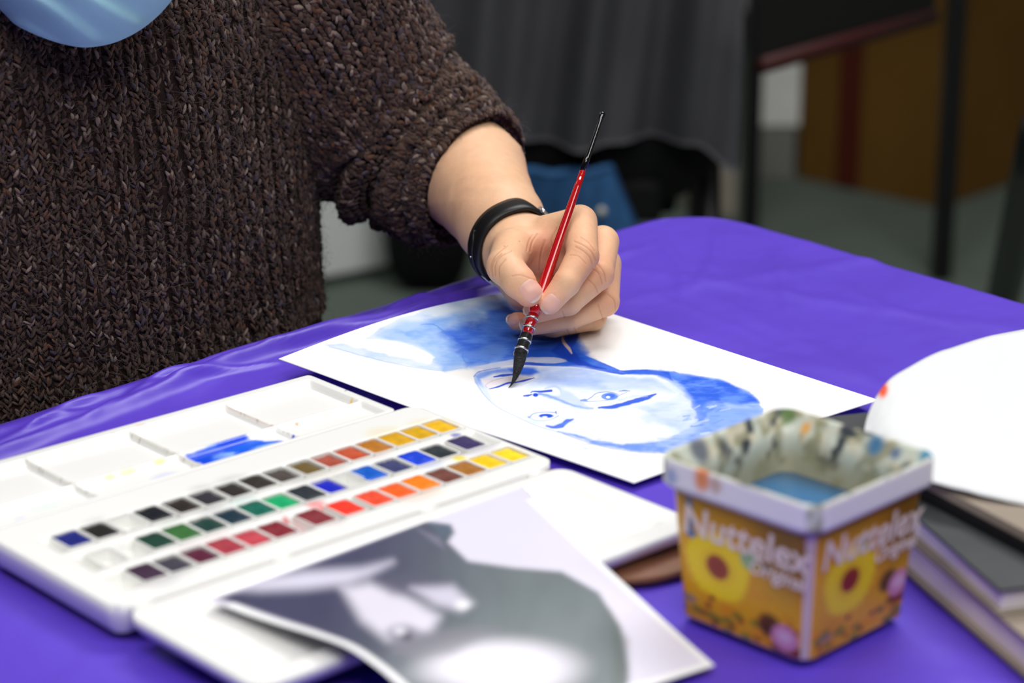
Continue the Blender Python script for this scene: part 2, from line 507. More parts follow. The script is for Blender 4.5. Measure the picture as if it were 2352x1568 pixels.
PANS = []
def build_palette():
    root = empty('watercolor_palette', pal(np.array(-12.9), np.array(15.0), .74), 'open white plastic folding watercolour palette with mixing wells on the purple cloth', 'palette')
    m_st = mat('stained_white_plastic', (246, 246, 243), .26, .5, attr='Col')
    tray('mixing_tray', XL, -.50, 0, 7.95, mixing_top, .7412, root, m_st, .085, .3, stains)
    rows = (11.55, 14.42, 17.25)
    def pan_top(X, Y):
        z = np.full(X.shape, ZP)
        for r in rows:
            z = z - .0105 * ramp(X, XL + 1.6, XR - .32, .1) * ramp(Y, r - 1.06, r + 1.06, .06)
        return z
    def pan_col(X, Y):
        c = Canvas(X, Y, (245, 245, 242))
        for (px, py, col) in PANS_LOC:
            if rng.random() < .75:
                k = lin(col); pale = 0.75
                c.spot(px + rng.normal(0, .25), py + rng.normal(0, .6), rng.uniform(.7, 1.2), rng.uniform(.7, 1.3), tuple(np.array(col) * (1 - pale) + np.array((250, 250, 250)) * pale), .5, .55)
        for (x, y, r, col) in [(-2.7, 15.9, .35, (250, 220, 30)), (-14.6, 16.9, .6, (245, 150, 165)), (-14.3, 16.3, .22, (220, 30, 60)), (-12.2, 16.0, .5, (250, 150, 150)), (-.6, 13.2, .3, (120, 120, 190))]:
            c.spot(x, y, r, r, col, .5, .9)
        return c.c
    tray('pan_tray', XL, XR, 8.02, 19.7, pan_top, .7412, root, m_st, .1, .9, pan_col, .3)
    # lid folded out towards the viewer
    def lid_top(X, Y):
        z = np.full(X.shape, .7556)
        z = z - .0035 * ramp(X, XL + 1.5, XR - 1.6, .3) * ramp(Y, 21.4, 28.9, .35)
        return z
    tray('lid', XL + .15, XR - .1, 20.15, 30.3, lid_top, .7442, root, M_WHITE, .2, 1.0, None, .95)
    for x in (-25.2, -17.3, -8.2, -.9):
        p = pal(np.array([x - .55, x + .55]), np.array([19.92, 19.92]), .7540)
        MB().tube(p, .0017, 12).build('hinge', M_WHITE, root)
    p = pal(np.array(XR - .62), np.array(19.93), .7515)
    MB().box((p[0], p[1], p[2]), (.003, .0016, .006), PANG).build('hinge_slot', mat('dark_gap', (40, 15, 45), .6), root, False)
    p = pal(np.array([-.6]), np.array([9.2]), .7566)
    return root

BACK = [(205, 1243, (24, 34, 125), 'navy blue'), (265, 1222, (32, 28, 27), 'black'), (380, 1180, (22, 25, 33), 'blue black'), (445, 1160, (42, 34, 30), 'dark umber'),
        (505, 1143, (48, 46, 54), 'slate black'), (562, 1124, (42, 37, 35), 'soot black'), (618, 1107, (52, 46, 42), 'dark sepia'), (670, 1089, (76, 68, 63), 'grey brown'),
        (728, 1071, (112, 92, 48), 'olive brown'), (780, 1055, (172, 80, 62), 'brick red'), (832, 1040, (196, 82, 48), 'rust orange'), (880, 1022, (190, 120, 34), 'raw sienna'),
        (932, 1006, (222, 168, 18), 'yellow ochre'), (980, 991, (220, 170, 12), 'golden ochre'), (1030, 976, (240, 188, 18), 'warm yellow')]
MID = [(365, 1247, (18, 64, 48), 'dark green'), (425, 1228, (54, 110, 52), 'leaf green'), (482, 1207, (28, 64, 58), 'bottle green'), (542, 1192, (22, 50, 66), 'dark teal'),
       (598, 1173, (14, 104, 86), 'viridian green'), (655, 1157, (14, 172, 108), 'emerald green'), (711, 1136, (42, 50, 58), 'payne grey'), (766, 1121, (12, 30, 195), 'ultramarine blue'),
       (860, 1095, (12, 96, 205), 'cerulean blue'), (913, 1075, (58, 64, 112), 'indigo'), (966, 1058, (8, 66, 220), 'cobalt blue'), (1018, 1043, (38, 48, 54), 'charcoal'), (1075, 1021, (58, 48, 100), 'violet navy')]
FRONT = [(345, 1317, (64, 38, 64), 'dark plum'), (407, 1298, (64, 60, 74), 'grey violet'), (470, 1277, (92, 24, 54), 'wine red'), (533, 1261, (172, 58, 72), 'rose madder'),
         (597, 1240, (196, 64, 78), 'pink rose'), (650, 1222, (136, 34, 48), 'carmine'), (735, 1192, (136, 44, 54), 'crimson brown'), (805, 1170, (250, 56, 36), 'scarlet'),
         (865, 1146, (244, 80, 48), 'vermilion'), (920, 1129, (252, 100, 26), 'red orange'), (972, 1111, (255, 134, 20), 'bright orange'), (1025, 1091, (116, 64, 54), 'chestnut brown'),
         (1080, 1077, (172, 112, 44), 'tan ochre'), (1123, 1060, (252, 208, 10), 'bright yellow'), (1180, 1046, (252, 220, 24), 'lemon yellow')]
PANS_LOC = []
PAN_ROWS = []
for lst, ry, rn in ((BACK, 11.55, 'back'), (MID, 14.42, 'middle'), (FRONT, 17.25, 'front')):
    row = []
    for (px, py, col, nm) in lst:
        p = T(px, py, .756) - PO
        lx = float(p[:2] @ PU[:2]) * 100
        PANS_LOC.append((lx, ry, col)); row.append([lx, ry, col, nm])
    # pans may not overlap: keep at least one pan width between neighbours
    for i in range(len(row) - 2, -1, -1):
        row[i][0] = min(row[i][0], row[i + 1][0] - 1.50)
    sh = min(0, XR - 1.08 - row[-1][0])
    for r in row: r[0] += sh
    PAN_ROWS.append((rn, row))
build_palette()

def build_pans():
    hw, hh = .742, .99
    def loop(ax, ay, z, r=.14, n=4):
        pts = []
        for (sx, sy, a0) in ((1, 1, 0), (-1, 1, 90), (-1, -1, 180), (1, -1, 270)):
            for k in range(n + 1):
                a = math.radians(a0 + 90 * k / n)
                pts.append((sx * (ax - r) + r * math.cos(a), sy * (ay - r) + r * math.sin(a), z))
        return pts
    # white half pan: outer wall, rim, inner wall, floor (local cm; z up)
    L = [loop(hw - .06, hh - .06, 0), loop(hw, hh, 1.06), loop(hw - .065, hh - .065, 1.06), loop(hw - .09, hh - .09, .3)]
    n = len(L[0]); V = [p for l in L for p in l]; Fq = []
    for i in range(3):
        for j in range(n): Fq.append((i * n + j, i * n + (j + 1) % n, (i + 1) * n + (j + 1) % n, (i + 1) * n + j))
    Fq.append(tuple(range(n - 1, -1, -1))); Fq.append(tuple(range(3 * n, 4 * n)))
    rot = math.atan2(PU[1], PU[0])
    me = None
    total = {rn: len(r) for rn, r in PAN_ROWS}
    words = ['first', 'second', 'third', 'fourth', 'fifth', 'sixth', 'seventh', 'eighth', 'ninth', 'tenth', 'eleventh', 'twelfth', 'thirteenth', 'fourteenth', 'fifteenth']
    def one(lx, ly, col, label):
        nonlocal me
        P = pal(np.array(lx), np.array(ly), .7462)
        t = empty('paint_pan', P, label, 'paint pan', 'half pans of watercolour in the palette', rot)
        if me is None:
            o = obj('pan', np.array([(x / 100, -y / 100, z / 100) for x, y, z in V]), [f[::-1] for f in Fq], M_WHITE, t, False, local=True)
            me = o.data
        else:
            o = bpy.data.objects.new('pan', me); COL.objects.link(o); o.parent = t
        if col is None: return
        # cake of paint, worn down unevenly
        k = 9
        X, Y = np.meshgrid(np.linspace(-1, 1, k), np.linspace(-1, 1, k), indexing='ij')
        lvl = rng.uniform(.95, 1.12); sx, sy = rng.uniform(-1, 1, 2)
        Z = lvl - rng.uniform(.03, .16) * np.exp(-((X - .4 * sx) ** 2 + (Y - .4 * sy) ** 2) * 2) + .05 * (rng.random(X.shape) - .5) + .09 * (1 - np.maximum(X ** 2, Y ** 2)) - .05
        a, b_ = hw - .075, hh - .075
        top = np.stack([X * a, Y * b_, Z], -1)
        top[[0, 0, -1, -1], [0, -1, 0, -1], 0] *= .93; top[[0, 0, -1, -1], [0, -1, 0, -1], 1] *= .95
        ring = np.concatenate([np.arange(k) * k, (k - 1) * k + np.arange(1, k), np.arange(k - 2, -1, -1) * k + k - 1, np.arange(k - 2, 0, -1)])
        VV = np.vstack([top.reshape(-1, 3), np.column_stack([top.reshape(-1, 3)[ring, :2] * .98, np.full(len(ring), .32)])])
        ff = [tuple(q) for q in grid_faces(k, k)]
        m_ = len(ring); o0 = k * k
        for j in range(m_):
            ff.append((ring[j], o0 + j, o0 + (j + 1) % m_, ring[(j + 1) % m_]))
        ff.append(tuple(o0 + j for j in range(m_)))
        obj('paint_cake', VV / 100, [tuple(int(i) for i in f) for f in ff], mat('paint_%d_%d_%d' % col, col, .45, .35, noise=.22, nscale=130, bump=.25, bscale=300), t, True, local=True)
    for rn, row in PAN_ROWS:
        N = len(row)
        for i, (lx, ly, col, nm) in enumerate(row):
            rt = N - 1 - i
            pos = 'at the left end' if i == 0 else ('at the right end' if rt == 0 else (words[i] + ' from the left' if i <= rt else words[rt] + ' from the right'))
            one(lx, ly, col, f'{nm} paint pan in the {rn} row, {pos}')
    xs = [r[0] for r in PAN_ROWS[0][1]]
    one((xs[1] + xs[2]) / 2, 11.55, None, 'empty white half pan in the gap of the back row')
    one(-23.6, 14.5, None, 'empty white half pan at the left end of the middle row')
    xs = [r[0] for r in PAN_ROWS[1][1]]
    one((xs[7] + xs[8]) / 2, 14.42, None, 'empty white half pan between two blues in the middle row')
build_pans()

# ------------------------------------------------------------------ the painting
def paint_portrait(x, y):
    """traced in photo pixels of the sheet, laid on the sheet's own vertices"""
    c = Canvas(x, y, (243, 243, 242))
    A = lambda L: [(1060 + a / 2.352, 700 + b / 2.352) for a, b in L]
    B = lambda L: [(640 + a / 3.095, 660 + b / 3.095) for a, b in L]
    C = lambda L: [(1060 + a / 4.704, 800 + b / 4.704) for a, b in L]
    c.lw = 1.12
    def wash(c0, c1, lo=.35, hi=.65, nn=None, extra=0):
        def f(px, py):
            t = fbm(px * .022, py * .06, 11, 5) + extra * .45 * (fbm(px * .05 + py * .03, py * .28, 41, 3) - .5)
            t = smooth(lo - .1, hi + .1, t)[:, None]
            return lin(c0) * (1 - t) + lin(c1) * t
        return f
    # sleeve: pale to strong wash
    c.poly(B([(330, 410), (520, 395), (640, 350), (720, 290), (830, 232), (1000, 165), (1250, 75), (1500, 10), (1760, 0), (1900, 330), (2140, 330), (2100, 430), (2230, 520), (2000, 560), (1700, 512), (1480, 548), (1300, 575), (1190, 592), (1000, 572), (760, 528), (540, 480)]),
           wash((214, 226, 242), (176, 203, 240), .4, .7, extra=.3), 3, .95, 8, .02)
    c.poly(B([(690, 340), (840, 255), (1040, 225), (1300, 160), (1480, 90), (1760, 60), (1900, 330), (2140, 330), (2230, 520), (2000, 560), (1700, 512), (1480, 548), (1300, 570), (1180, 585), (1120, 520), (1000, 420), (850, 370)]),
           wash((160, 194, 241), (112, 162, 238), .35, .7, extra=.4), 9, .8, 14, .02)
    c.poly(B([(1180, 330), (1270, 270), (1400, 250), (1440, 200), (1600, 130), (1800, 180), (1900, 330), (2140, 330), (2230, 520), (2000, 555), (1700, 506), (1480, 545), (1330, 560), (1290, 470), (1250, 400)]),
           wash((52, 120, 230), (18, 84, 214), .35, .65, extra=.6), 16, .85, 22, .03)
    c.poly(B([(1560, 420), (1800, 380), (2110, 340), (2220, 520), (2050, 555), (1800, 500), (1600, 520)]), wash((10, 72, 206), (24, 92, 222), extra=.4), 14, .8, 10)
    c.poly(B([(1280, 480), (1500, 400), (1760, 420), (1760, 500), (1480, 545), (1330, 558)]), wash((40, 110, 226), (120, 166, 240), .4, .6, extra=.9), 8, .55, 10)
    # white lens left unpainted in the sleeve
    c.poly(B([(420, 375), (620, 365), (850, 385), (1020, 440), (1110, 505), (1080, 545), (900, 500), (700, 460), (520, 420)]), (250, 250, 248), 4, .92, 8, .03)
    c.poly(B([(700, 345), (860, 375), (960, 395), (900, 330), (780, 300)]), (188, 210, 238), 5, .6, 10, .04)
    c.line(B([(1010, 265), (1100, 260), (1190, 330), (1270, 390), (1310, 440), (1310, 500), (1340, 540)]), [.6, 1.4, 1.1, .8, .9, 1.1, .6], (70, 125, 222), 1.6, .6, 3)
    c.line(B([(360, 420), (600, 485), (820, 540), (1000, 572), (1190, 592), (1300, 570)]), .7, (140, 172, 220), 1.2, .55, 1)
    # neck and jaw
    c.poly(C([(140, 200), (330, 160), (540, 120), (760, 92), (1000, 95), (1120, 115), (1160, 150), (900, 168), (600, 172), (400, 205), (250, 228)]), wash((206, 214, 238), (190, 202, 236)), 1.6, .95, 2)
    c.poly(C([(580, 152), (780, 150), (1000, 165), (1150, 135), (1050, 60), (1200, 20), (1330, 70), (1480, 140), (1720, 235), (1900, 232), (2060, 232), (2180, 255), (2230, 300), (2350, 330), (2350, 270), (2300, 250), (1880, 285), (1740, 288), (1560, 262), (1380, 222), (1180, 200), (900, 192), (640, 180)]),
           wash((12, 78, 210), (44, 112, 228), .4, .7, extra=.6), 1.6, .95, 3)
    c.poly(A([(560, 175), (600, 160), (640, 150), (628, 190), (600, 235), (640, 290), (700, 325), (780, 345), (700, 350), (560, 300), (480, 250)]), (10, 66, 196), 3, .92, 3)
    c.line(A([(545, 165), (552, 200), (580, 235), (595, 262)]), [1.5, 3.2, 3, 1.4], (226, 208, 205), 1.4, .95, 1)
    # face
    face = C([(135, 300), (200, 248), (400, 208), (600, 190), (800, 186), (1200, 200), (1450, 235), (1720, 285), (1950, 262), (2150, 330), (2352, 440)]) + A([(1180, 470), (1250, 530), (1270, 620), (1200, 690), (1050, 745), (850, 752), (700, 722), (600, 710)]) + C([(1050, 905), (800, 830), (600, 740), (400, 640), (270, 530), (170, 390)])
    c.poly(face, wash((238, 243, 253), (216, 229, 252), .4, .75), 1.5, .95, 1)
    c.poly(C([(700, 205), (1300, 208), (1700, 300), (2100, 320), (2300, 470), (2100, 420), (1600, 455), (1150, 420), (900, 390), (760, 370), (820, 290)]), wash((166, 192, 244), (202, 217, 250), .35, .7, extra=.5), 7, .9, 9)
    c.poly(C([(900, 290), (1200, 320), (1500, 330), (1450, 380), (1100, 380), (850, 370)]), (132, 166, 238), 8, .45, 9)
    c.poly(C([(1450, 300), (1700, 300), (2000, 380), (2250, 480), (2000, 470), (1700, 400)]), (196, 212, 248), 9, .6, 8)
    c.poly(A([(950, 600), (1100, 560), (1200, 600), (1150, 640), (1000, 650)]), (196, 211, 249), 9, .6, 8)
    c.poly(A([(700, 660), (820, 620), (980, 660), (1020, 720), (860, 740), (740, 710)]), (253, 253, 253), 8, .9, 5)
    c.poly(A([(960, 560), (1180, 480), (1240, 540), (1250, 620), (1190, 680), (1080, 640)]), wash((206, 220, 251), (168, 192, 246), .4, .7, extra=.6), 9, .7, 9)
    c.poly(C([(280, 450), (600, 440), (900, 560), (1100, 640), (1350, 700), (1200, 760), (900, 640), (640, 700), (420, 620)]), (250, 251, 253), 7, .7, 5)
    c.poly(C([(135, 295), (190, 250), (380, 214), (560, 204), (820, 208), (850, 262), (720, 300), (560, 262), (350, 270), (210, 330), (240, 420), (170, 380)]), wash((120, 160, 238), (70, 124, 232), .35, .65, extra=.6), 5, .85, 5)
    c.poly(C([(520, 225), (640, 205), (790, 212), (840, 250), (770, 285), (640, 290), (560, 265)]), (28, 92, 224), 5, .9, 6)
    c.poly(C([(210, 330), (330, 330), (520, 300), (700, 300), (760, 330), (600, 360), (420, 390), (300, 430), (260, 420)]), (238, 230, 236), 3, .9, 2)
    c.poly(C([(150, 320), (300, 440), (330, 560), (430, 640), (300, 560), (200, 440)]), (196, 215, 248), 6, .6, 4)
    c.line(C([(135, 300), (170, 390), (270, 530), (400, 640), (600, 740), (800, 830), (1050, 905)]), [.9, .9, .7, .5, .5, .6, .8], (120, 150, 215), 1.1, .65)
    c.line(C([(135, 300), (200, 248), (420, 206)]), [.9, 1, .6], (60, 105, 210), 1.1, .75)
    # lips
    c.line(C([(350, 306), (450, 292), (560, 280)]), [1.2, 2.6, 1.8], (18, 72, 214), 1.0, .95, 1)
    c.line(C([(560, 372), (680, 346), (785, 318)]), [1.0, 2.1, .7], (14, 62, 205), .9, .95)
    c.line(C([(300, 438), (400, 412), (500, 374), (600, 362)]), [.6, 1.8, 2.0, 1.0], (22, 70, 205), .9, .95)
    c.line(C([(275, 425), (262, 395), (330, 352), (450, 318)]), .45, (140, 140, 165), .8, .6)
    c.line(C([(610, 300), (690, 296), (790, 312), (770, 345), (640, 400)]), .4, (150, 150, 175), .8, .5)
    # nose
    c.line(C([(840, 490), (1000, 530), (1150, 590), (1300, 636), (1420, 648)]), [3.2, 2.8, 2.6, 2.2, 1.2], (96, 142, 236), 3, .8, 2)
    c.poly(C([(1060, 420), (1180, 470), (1300, 560), (1380, 640), (1250, 620), (1100, 560), (1000, 520), (1080, 490)]), (186, 205, 248), 5, .7, 4)
    c.line(C([(905, 432), (1000, 408), (1060, 436), (1080, 492)]), [1.6, 2.2, 2.2, 1.2], (172, 194, 246), 2.5, .7)
    c.spot(*C([(800, 502)])[0], 6.4, 4.2, (20, 78, 214), .25)
    c.line(C([(672, 512), (720, 508), (760, 498)]), [1.4, 2.2, 1.0], (30, 80, 212), .9, .95)
    c.line(C([(750, 480), (772, 464), (860, 466), (970, 456)]), [.8, 1.1, 2.1, 2.6], (22, 72, 208), .9, .95)
    # eye beneath the long brow
    c.poly(C([(1340, 572), (1400, 530), (1460, 486), (1560, 472), (1660, 482), (1700, 502), (1600, 552), (1500, 568)]), (252, 253, 254), 1.2, .95)
    c.spot(*C([(1600, 518)])[0], 19.5, 8.4, (112, 152, 238), .12)
    c.spot(*C([(1606, 512)])[0], 11.5, 5.0, (70, 118, 226), .2)
    c.spot(*C([(1584, 526)])[0], 4.6, 2.8, (252, 252, 253), .3)
    c.line(C([(1320, 572), (1400, 530), (1460, 484), (1560, 470), (1650, 480), (1700, 500)]), [.6, .9, .7, .7, .6, .4], (70, 105, 205), .8, .85)
    c.line(C([(1340, 574), (1500, 566), (1600, 552), (1720, 500), (1790, 470)]), [.7, .6, .6, .6, .4], (90, 122, 210), .8, .75)
    c.line(C([(1290, 562), (1335, 556), (1360, 566)]), [1.6, 2.4, .8], (88, 132, 230), 1.6, .85)
    c.line(C([(1700, 462), (1760, 455), (1820, 460)]), [.6, 1.4, .5], (70, 115, 220), 1.2, .8)
    c.line(C([(1480, 642), (1650, 630), (1850, 572), (2000, 532), (2100, 492)]), [1.4, 4.0, 4.6, 4.4, 1.6], (24, 84, 218), 1.6, .95, 2)
    c.line(C([(1700, 560), (1850, 520), (2000, 510)]), [2, 3, 2], (200, 215, 250), 3, .6)
    # other eye and brow
    c.poly(C([(735, 742), (790, 700), (900, 688), (1010, 696), (1035, 730), (950, 768), (810, 776)]), (250, 252, 254), 1.6, .9)
    c.spot(*C([(914, 728)])[0], 17, 4.9, (26, 84, 216), .2)
    c.spot(*C([(900, 742)])[0], 6, 2.4, (235, 240, 252), .4)
    c.line(C([(720, 735), (735, 745), (780, 704), (900, 688), (1015, 694)]), [1.2, 1.4, .8, .6, .9], (90, 130, 222), 1.0, .85)
    c.line(C([(740, 748), (810, 776), (950, 770), (1045, 728)]), [.8, .6, .6, 1.4], (150, 176, 232), 1.2, .75)
    c.line(C([(1020, 684), (1026, 705)]), [1.6, .9], (30, 80, 212), .8, .9)
    c.line(C([(915, 836), (1000, 850), (1080, 832), (1140, 788), (1210, 764)]), [1.2, 2.4, 4.4, 4.2, 1.0], (36, 92, 222), 1.4, .92, 2)
    c.line(C([(1040, 846), (1110, 812), (1160, 780)]), [1, 2, 1], (90, 136, 234), 1.5, .6)
    # hair
    hair = A([(860, 358), (960, 350), (1040, 349), (1200, 370), (1400, 402), (1560, 470), (1634, 560), (1604, 640), (1500, 700), (1300, 778), (1100, 796), (950, 792), (800, 770), (700, 745), (600, 710), (520, 682), (620, 700), (720, 730), (860, 752), (1050, 742), (1180, 700), (1262, 628), (1256, 540), (1190, 468), (1100, 400), (1020, 376), (900, 374)])
    c.poly(hair, wash((98, 142, 238), (158, 186, 247), .35, .68, extra=.7), 3.5, .95, 6, .05)
    c.line(A([(1100, 400), (1190, 468), (1250, 535), (1262, 620), (1190, 695), (1060, 742)]), [3, 6, 9, 10, 8, 4], (186, 205, 249), 9, .6, 8)
    c.poly(A([(1060, 352), (1200, 372), (1400, 404), (1550, 470), (1600, 520), (1480, 540), (1360, 520), (1280, 540), (1240, 500), (1160, 420)]), wash((28, 88, 220), (86, 136, 236), .4, .68, extra=.8), 6, .9, 9)
    c.poly(A([(1250, 520), (1330, 510), (1300, 580), (1360, 560), (1300, 640), (1260, 600)]), (56, 112, 228), 4, .6, 10)
    c.poly(A([(860, 356), (1000, 350), (1120, 362), (1140, 410), (1060, 380), (900, 374)]), (20, 84, 216), 3, .85, 3)
    c.poly(A([(1330, 580), (1480, 560), (1600, 560), (1600, 640), (1460, 690), (1340, 680)]), wash((150, 182, 248), (108, 150, 240), .35, .65, extra=.9), 7, .7, 10)
    for k in range(26):
        px, py = A([(rng.uniform(1180, 1400), rng.uniform(540, 700))])[0]
        c.line([(px, py), (px + rng.uniform(8, 26), py - rng.uniform(1, 8))], rng.uniform(.6, 2), (206, 221, 251) if rng.random() < .6 else (96, 140, 236), 1.6, .6)
    for k in range(30):
        px, py = A([(rng.uniform(620, 1400), rng.uniform(720, 785))])[0]
        c.line([(px, py), (px + rng.uniform(20, 60), py + rng.uniform(-3, 3))], rng.uniform(.6, 1.6), (112, 146, 238), 1.6, .3)
    c.line(A([(520, 682), (620, 722), (720, 752), (800, 772), (950, 794), (1100, 798), (1300, 780)]), .9, (84, 122, 226), 1.3, .6)
    g = (fbm(x * .35, y * .9, 77, 3) - .5)
    c.c = np.clip(c.c * (1 + .05 * g[:, None] * (c.c < .8)), 0, 1)
    return c.c

def build_painting():
    a = T(640, 823, .7515); b_ = T(1226, 662, .7425); cc = T(2018, 918, .7445); d = T(1456, 1108, .7418)
    ns, nt = 560, 760
    S, Tt = np.meshgrid(np.linspace(0, 1, ns), np.linspace(0, 1, nt), indexing='ij')     # S: a->b short side, T: a->d long side
    P = (a * ((1 - S) * (1 - Tt))[..., None] + b_ * (S * (1 - Tt))[..., None] + cc * (S * Tt)[..., None] + d * ((1 - S) * Tt)[..., None])
    lift = .0065 * np.exp(-((Tt) / .22) ** 2) * np.sin(np.pi * np.clip(S, 0, 1)) - .0015 * np.exp(-((Tt - .45) / .25) ** 2) * (1 - S)
    lift += .0010 * np.exp(-((Tt - 1) / .2) ** 2) * np.sin(np.pi * S)
    P[..., 2] = np.maximum(P[..., 2] + lift, .7412)
    # the tip of the brush presses the sheet down at its place
    V = P.reshape(-1, 3)
    x, y = pix(V)
    col = paint_portrait(x, y)
    n = len(V)
    # sheet with real thickness: rim and underside
    idx = np.arange(n).reshape(ns, nt)
    ring = np.concatenate([idx[:-1, 0], idx[-1, :-1], idx[:0:-1, -1], idx[0, :0:-1]])
    low = V[ring] - np.array([0, 0, .0005])
    cur = np.arange(n, n + len(ring)); nx = np.roll(np.arange(len(ring)), -1)
    Fq = np.vstack([grid_faces(ns, nt), np.stack([ring, cur, cur[nx], ring[nx]], -1)])
    col = np.vstack([col, np.tile(lin((246, 246, 244)), (len(ring), 1))])
    m = mat('watercolour_paper', (250, 250, 248), .75, .2, attr='Col', bump=.10, bscale=420)
    o = obj('portrait_painting', np.vstack([V, low]), Fq, m, None, True, col)
    tag(o, 'white sheet with a half painted blue watercolour portrait under the hand', 'painting')
    return P
PAPER = build_painting()

# ------------------------------------------------------------------ printed reference photo over the palette lid
def build_print():
    ns, nt = 150, 150
    Le = catmull(np.array([T(478, 1376, .7580), T(560, 1408, .7588), T(640, 1434, .7612), T(720, 1458, .7640), T(795, 1486, .7655), T(860, 1528, .7640), T(915, 1574, .7600), T(1000, 1650, .7500), T(1080, 1740, .7420)]), nt)
    Re = catmull(np.array([T(1200, 1118, .7580), T(1290, 1203, .7580), T(1378, 1287, .7572), T(1470, 1372, .7520), T(1560, 1455, .7450), T(1642, 1528, .7418)]), nt)
    S, Q = np.meshgrid(np.linspace(0, 1, ns), np.linspace(0, 1, nt), indexing='ij')  # S from the right edge leftwards, Q from far to near
    P = Re[None] * (1 - S)[..., None] + Le[None] * S[..., None]
    rel = (P[..., :2] - PO[:2]) @ PV[:2] * 100
    P[..., 2] += .0022 * np.sin(np.pi * S) * smooth(.2, .6, Q)
    P[..., 2] = np.where(rel < 30.6, np.maximum(P[..., 2], .7572), np.maximum(P[..., 2], .7402))
    V = P.reshape(-1, 3)
    x, y = pix(V)
    c = Canvas(x, y, (226, 222, 238))
    dark = [(500, 1374), (700, 1300), (975, 1197), (1035, 1205), (1043, 1222), (1030, 1245), (1075, 1288), (1180, 1303), (1290, 1312), (1375, 1360), (1425, 1440), (1442, 1530), (1440, 1760), (1110, 1760), (930, 1572), (872, 1522), (800, 1478), (720, 1446), (640, 1420), (560, 1392)]
    def dcol(px, py):
        t = smooth(750, 1250, px + .5 * (py - 1300))[:, None]
        k = lin((70, 70, 98)) * (1 - t) + lin((112, 122, 126)) * t
        return k * (1 + .25 * (fbm(px * .02, py * .01, 8) - .5)[:, None])
    c.poly(dark, dcol, 7, 1)
    c.poly([(985, 1199), (1035, 1206), (1042, 1224), (1012, 1232)], (90, 106, 124), 6, .8)
    c.poly([(960, 1215), (1010, 1235), (1020, 1260), (990, 1240)], (150, 145, 172), 8, .5)
    c.poly([(545, 1352), (620, 1325), (700, 1312), (830, 1305), (900, 1290), (850, 1320), (800, 1340), (700, 1352), (600, 1356)], (222, 219, 238), 20, .95)
    c.poly([(785, 1350), (850, 1338), (930, 1365), (1010, 1415), (990, 1450), (930, 1462), (890, 1470), (830, 1425)], (232, 227, 242), 20, .95)
    c.poly([(860, 1330), (960, 1322), (1060, 1350), (1000, 1372), (900, 1362)], (98, 96, 118), 20, .75)
    c.poly([(945, 1350), (1040, 1345), (1085, 1385), (1060, 1402), (1000, 1388)], (216, 212, 230), 17, .95)
    c.spot(1062, 1388, 16, 11, (240, 240, 244), .5)
    c.spot(1150, 1535, 165, 62, (236, 231, 243), .45)
    c.poly([(900, 1470), (980, 1452), (1050, 1440), (1150, 1440), (1040, 1500), (960, 1510), (900, 1500)], (132, 130, 142), 14, .7)
    c.spot(925, 1452, 36, 18, (120, 118, 134), .5, .8)
    c.spot(918, 1448, 14, 9, (228, 226, 238), .5, .9)
    c.spot(935, 1462, 11, 8, (60, 60, 72), .5, .8)
    c.poly([(1400, 1400), (1442, 1470), (1445, 1560), (1400, 1600), (1410, 1500)], (98, 106, 104), 12, .7)
    # white border
    bd = np.minimum(np.minimum(S, 1 - S) * .205, np.minimum(Q, 1 - Q) * .2).reshape(-1)
    keep = (Q.reshape(-1) > .06)
    c.lay(smooth(.0062, .0048, np.where(keep, bd, 1)) , (248, 248, 249))
    n = len(V); idx = np.arange(n).reshape(ns, nt)
    ring = np.concatenate([idx[:-1, 0], idx[-1, :-1], idx[:0:-1, -1], idx[0, :0:-1]])
    cur = np.arange(n, n + len(ring)); nx = np.roll(np.arange(len(ring)), -1)
    Fq = np.vstack([grid_faces(ns, nt)[:, ::-1], np.stack([ring, cur, cur[nx], ring[nx]], -1)])
    o = obj('photo_print', np.vstack([V, V[ring] - np.array([0, 0, .0003])]), Fq, mat('photo_paper', (240, 240, 240), .4, .4, attr='Col'), None, True,
            np.vstack([c.c, np.tile(lin((245, 245, 245)), (len(ring), 1))]))
    tag(o, 'grey printed photograph with a white border drooping over the palette lid', 'photo print')
build_print()

# ------------------------------------------------------------------ wooden disc under the lid
def build_disc():
    c = T(1425, 1262, .7405)
    prof = [(0, 0), (.040, 0), (.0425, .001), (.0425, .0036), (.041, .0046), (0, .0046)]
    n = 48; V = []; Fq = []
    for (r, z) in prof:
        for k in range(n):
            a = 2 * math.pi * k / n; V.append((c[0] + r * math.cos(a), c[1] + r * math.sin(a), .7392 + z))
    for i in range(len(prof) - 1):
        for k in range(n): Fq.append((i * n + k, i * n + (k + 1) % n, (i + 1) * n + (k + 1) % n, (i + 1) * n + k))
    o = obj('wooden_coaster', V, Fq, mat('brown_wood', (128, 84, 58), .55, .4, noise=.2, nscale=50), None, True)
    tag(o, 'round brown disc peeking out from under the palette lid', 'coaster')
build_disc()

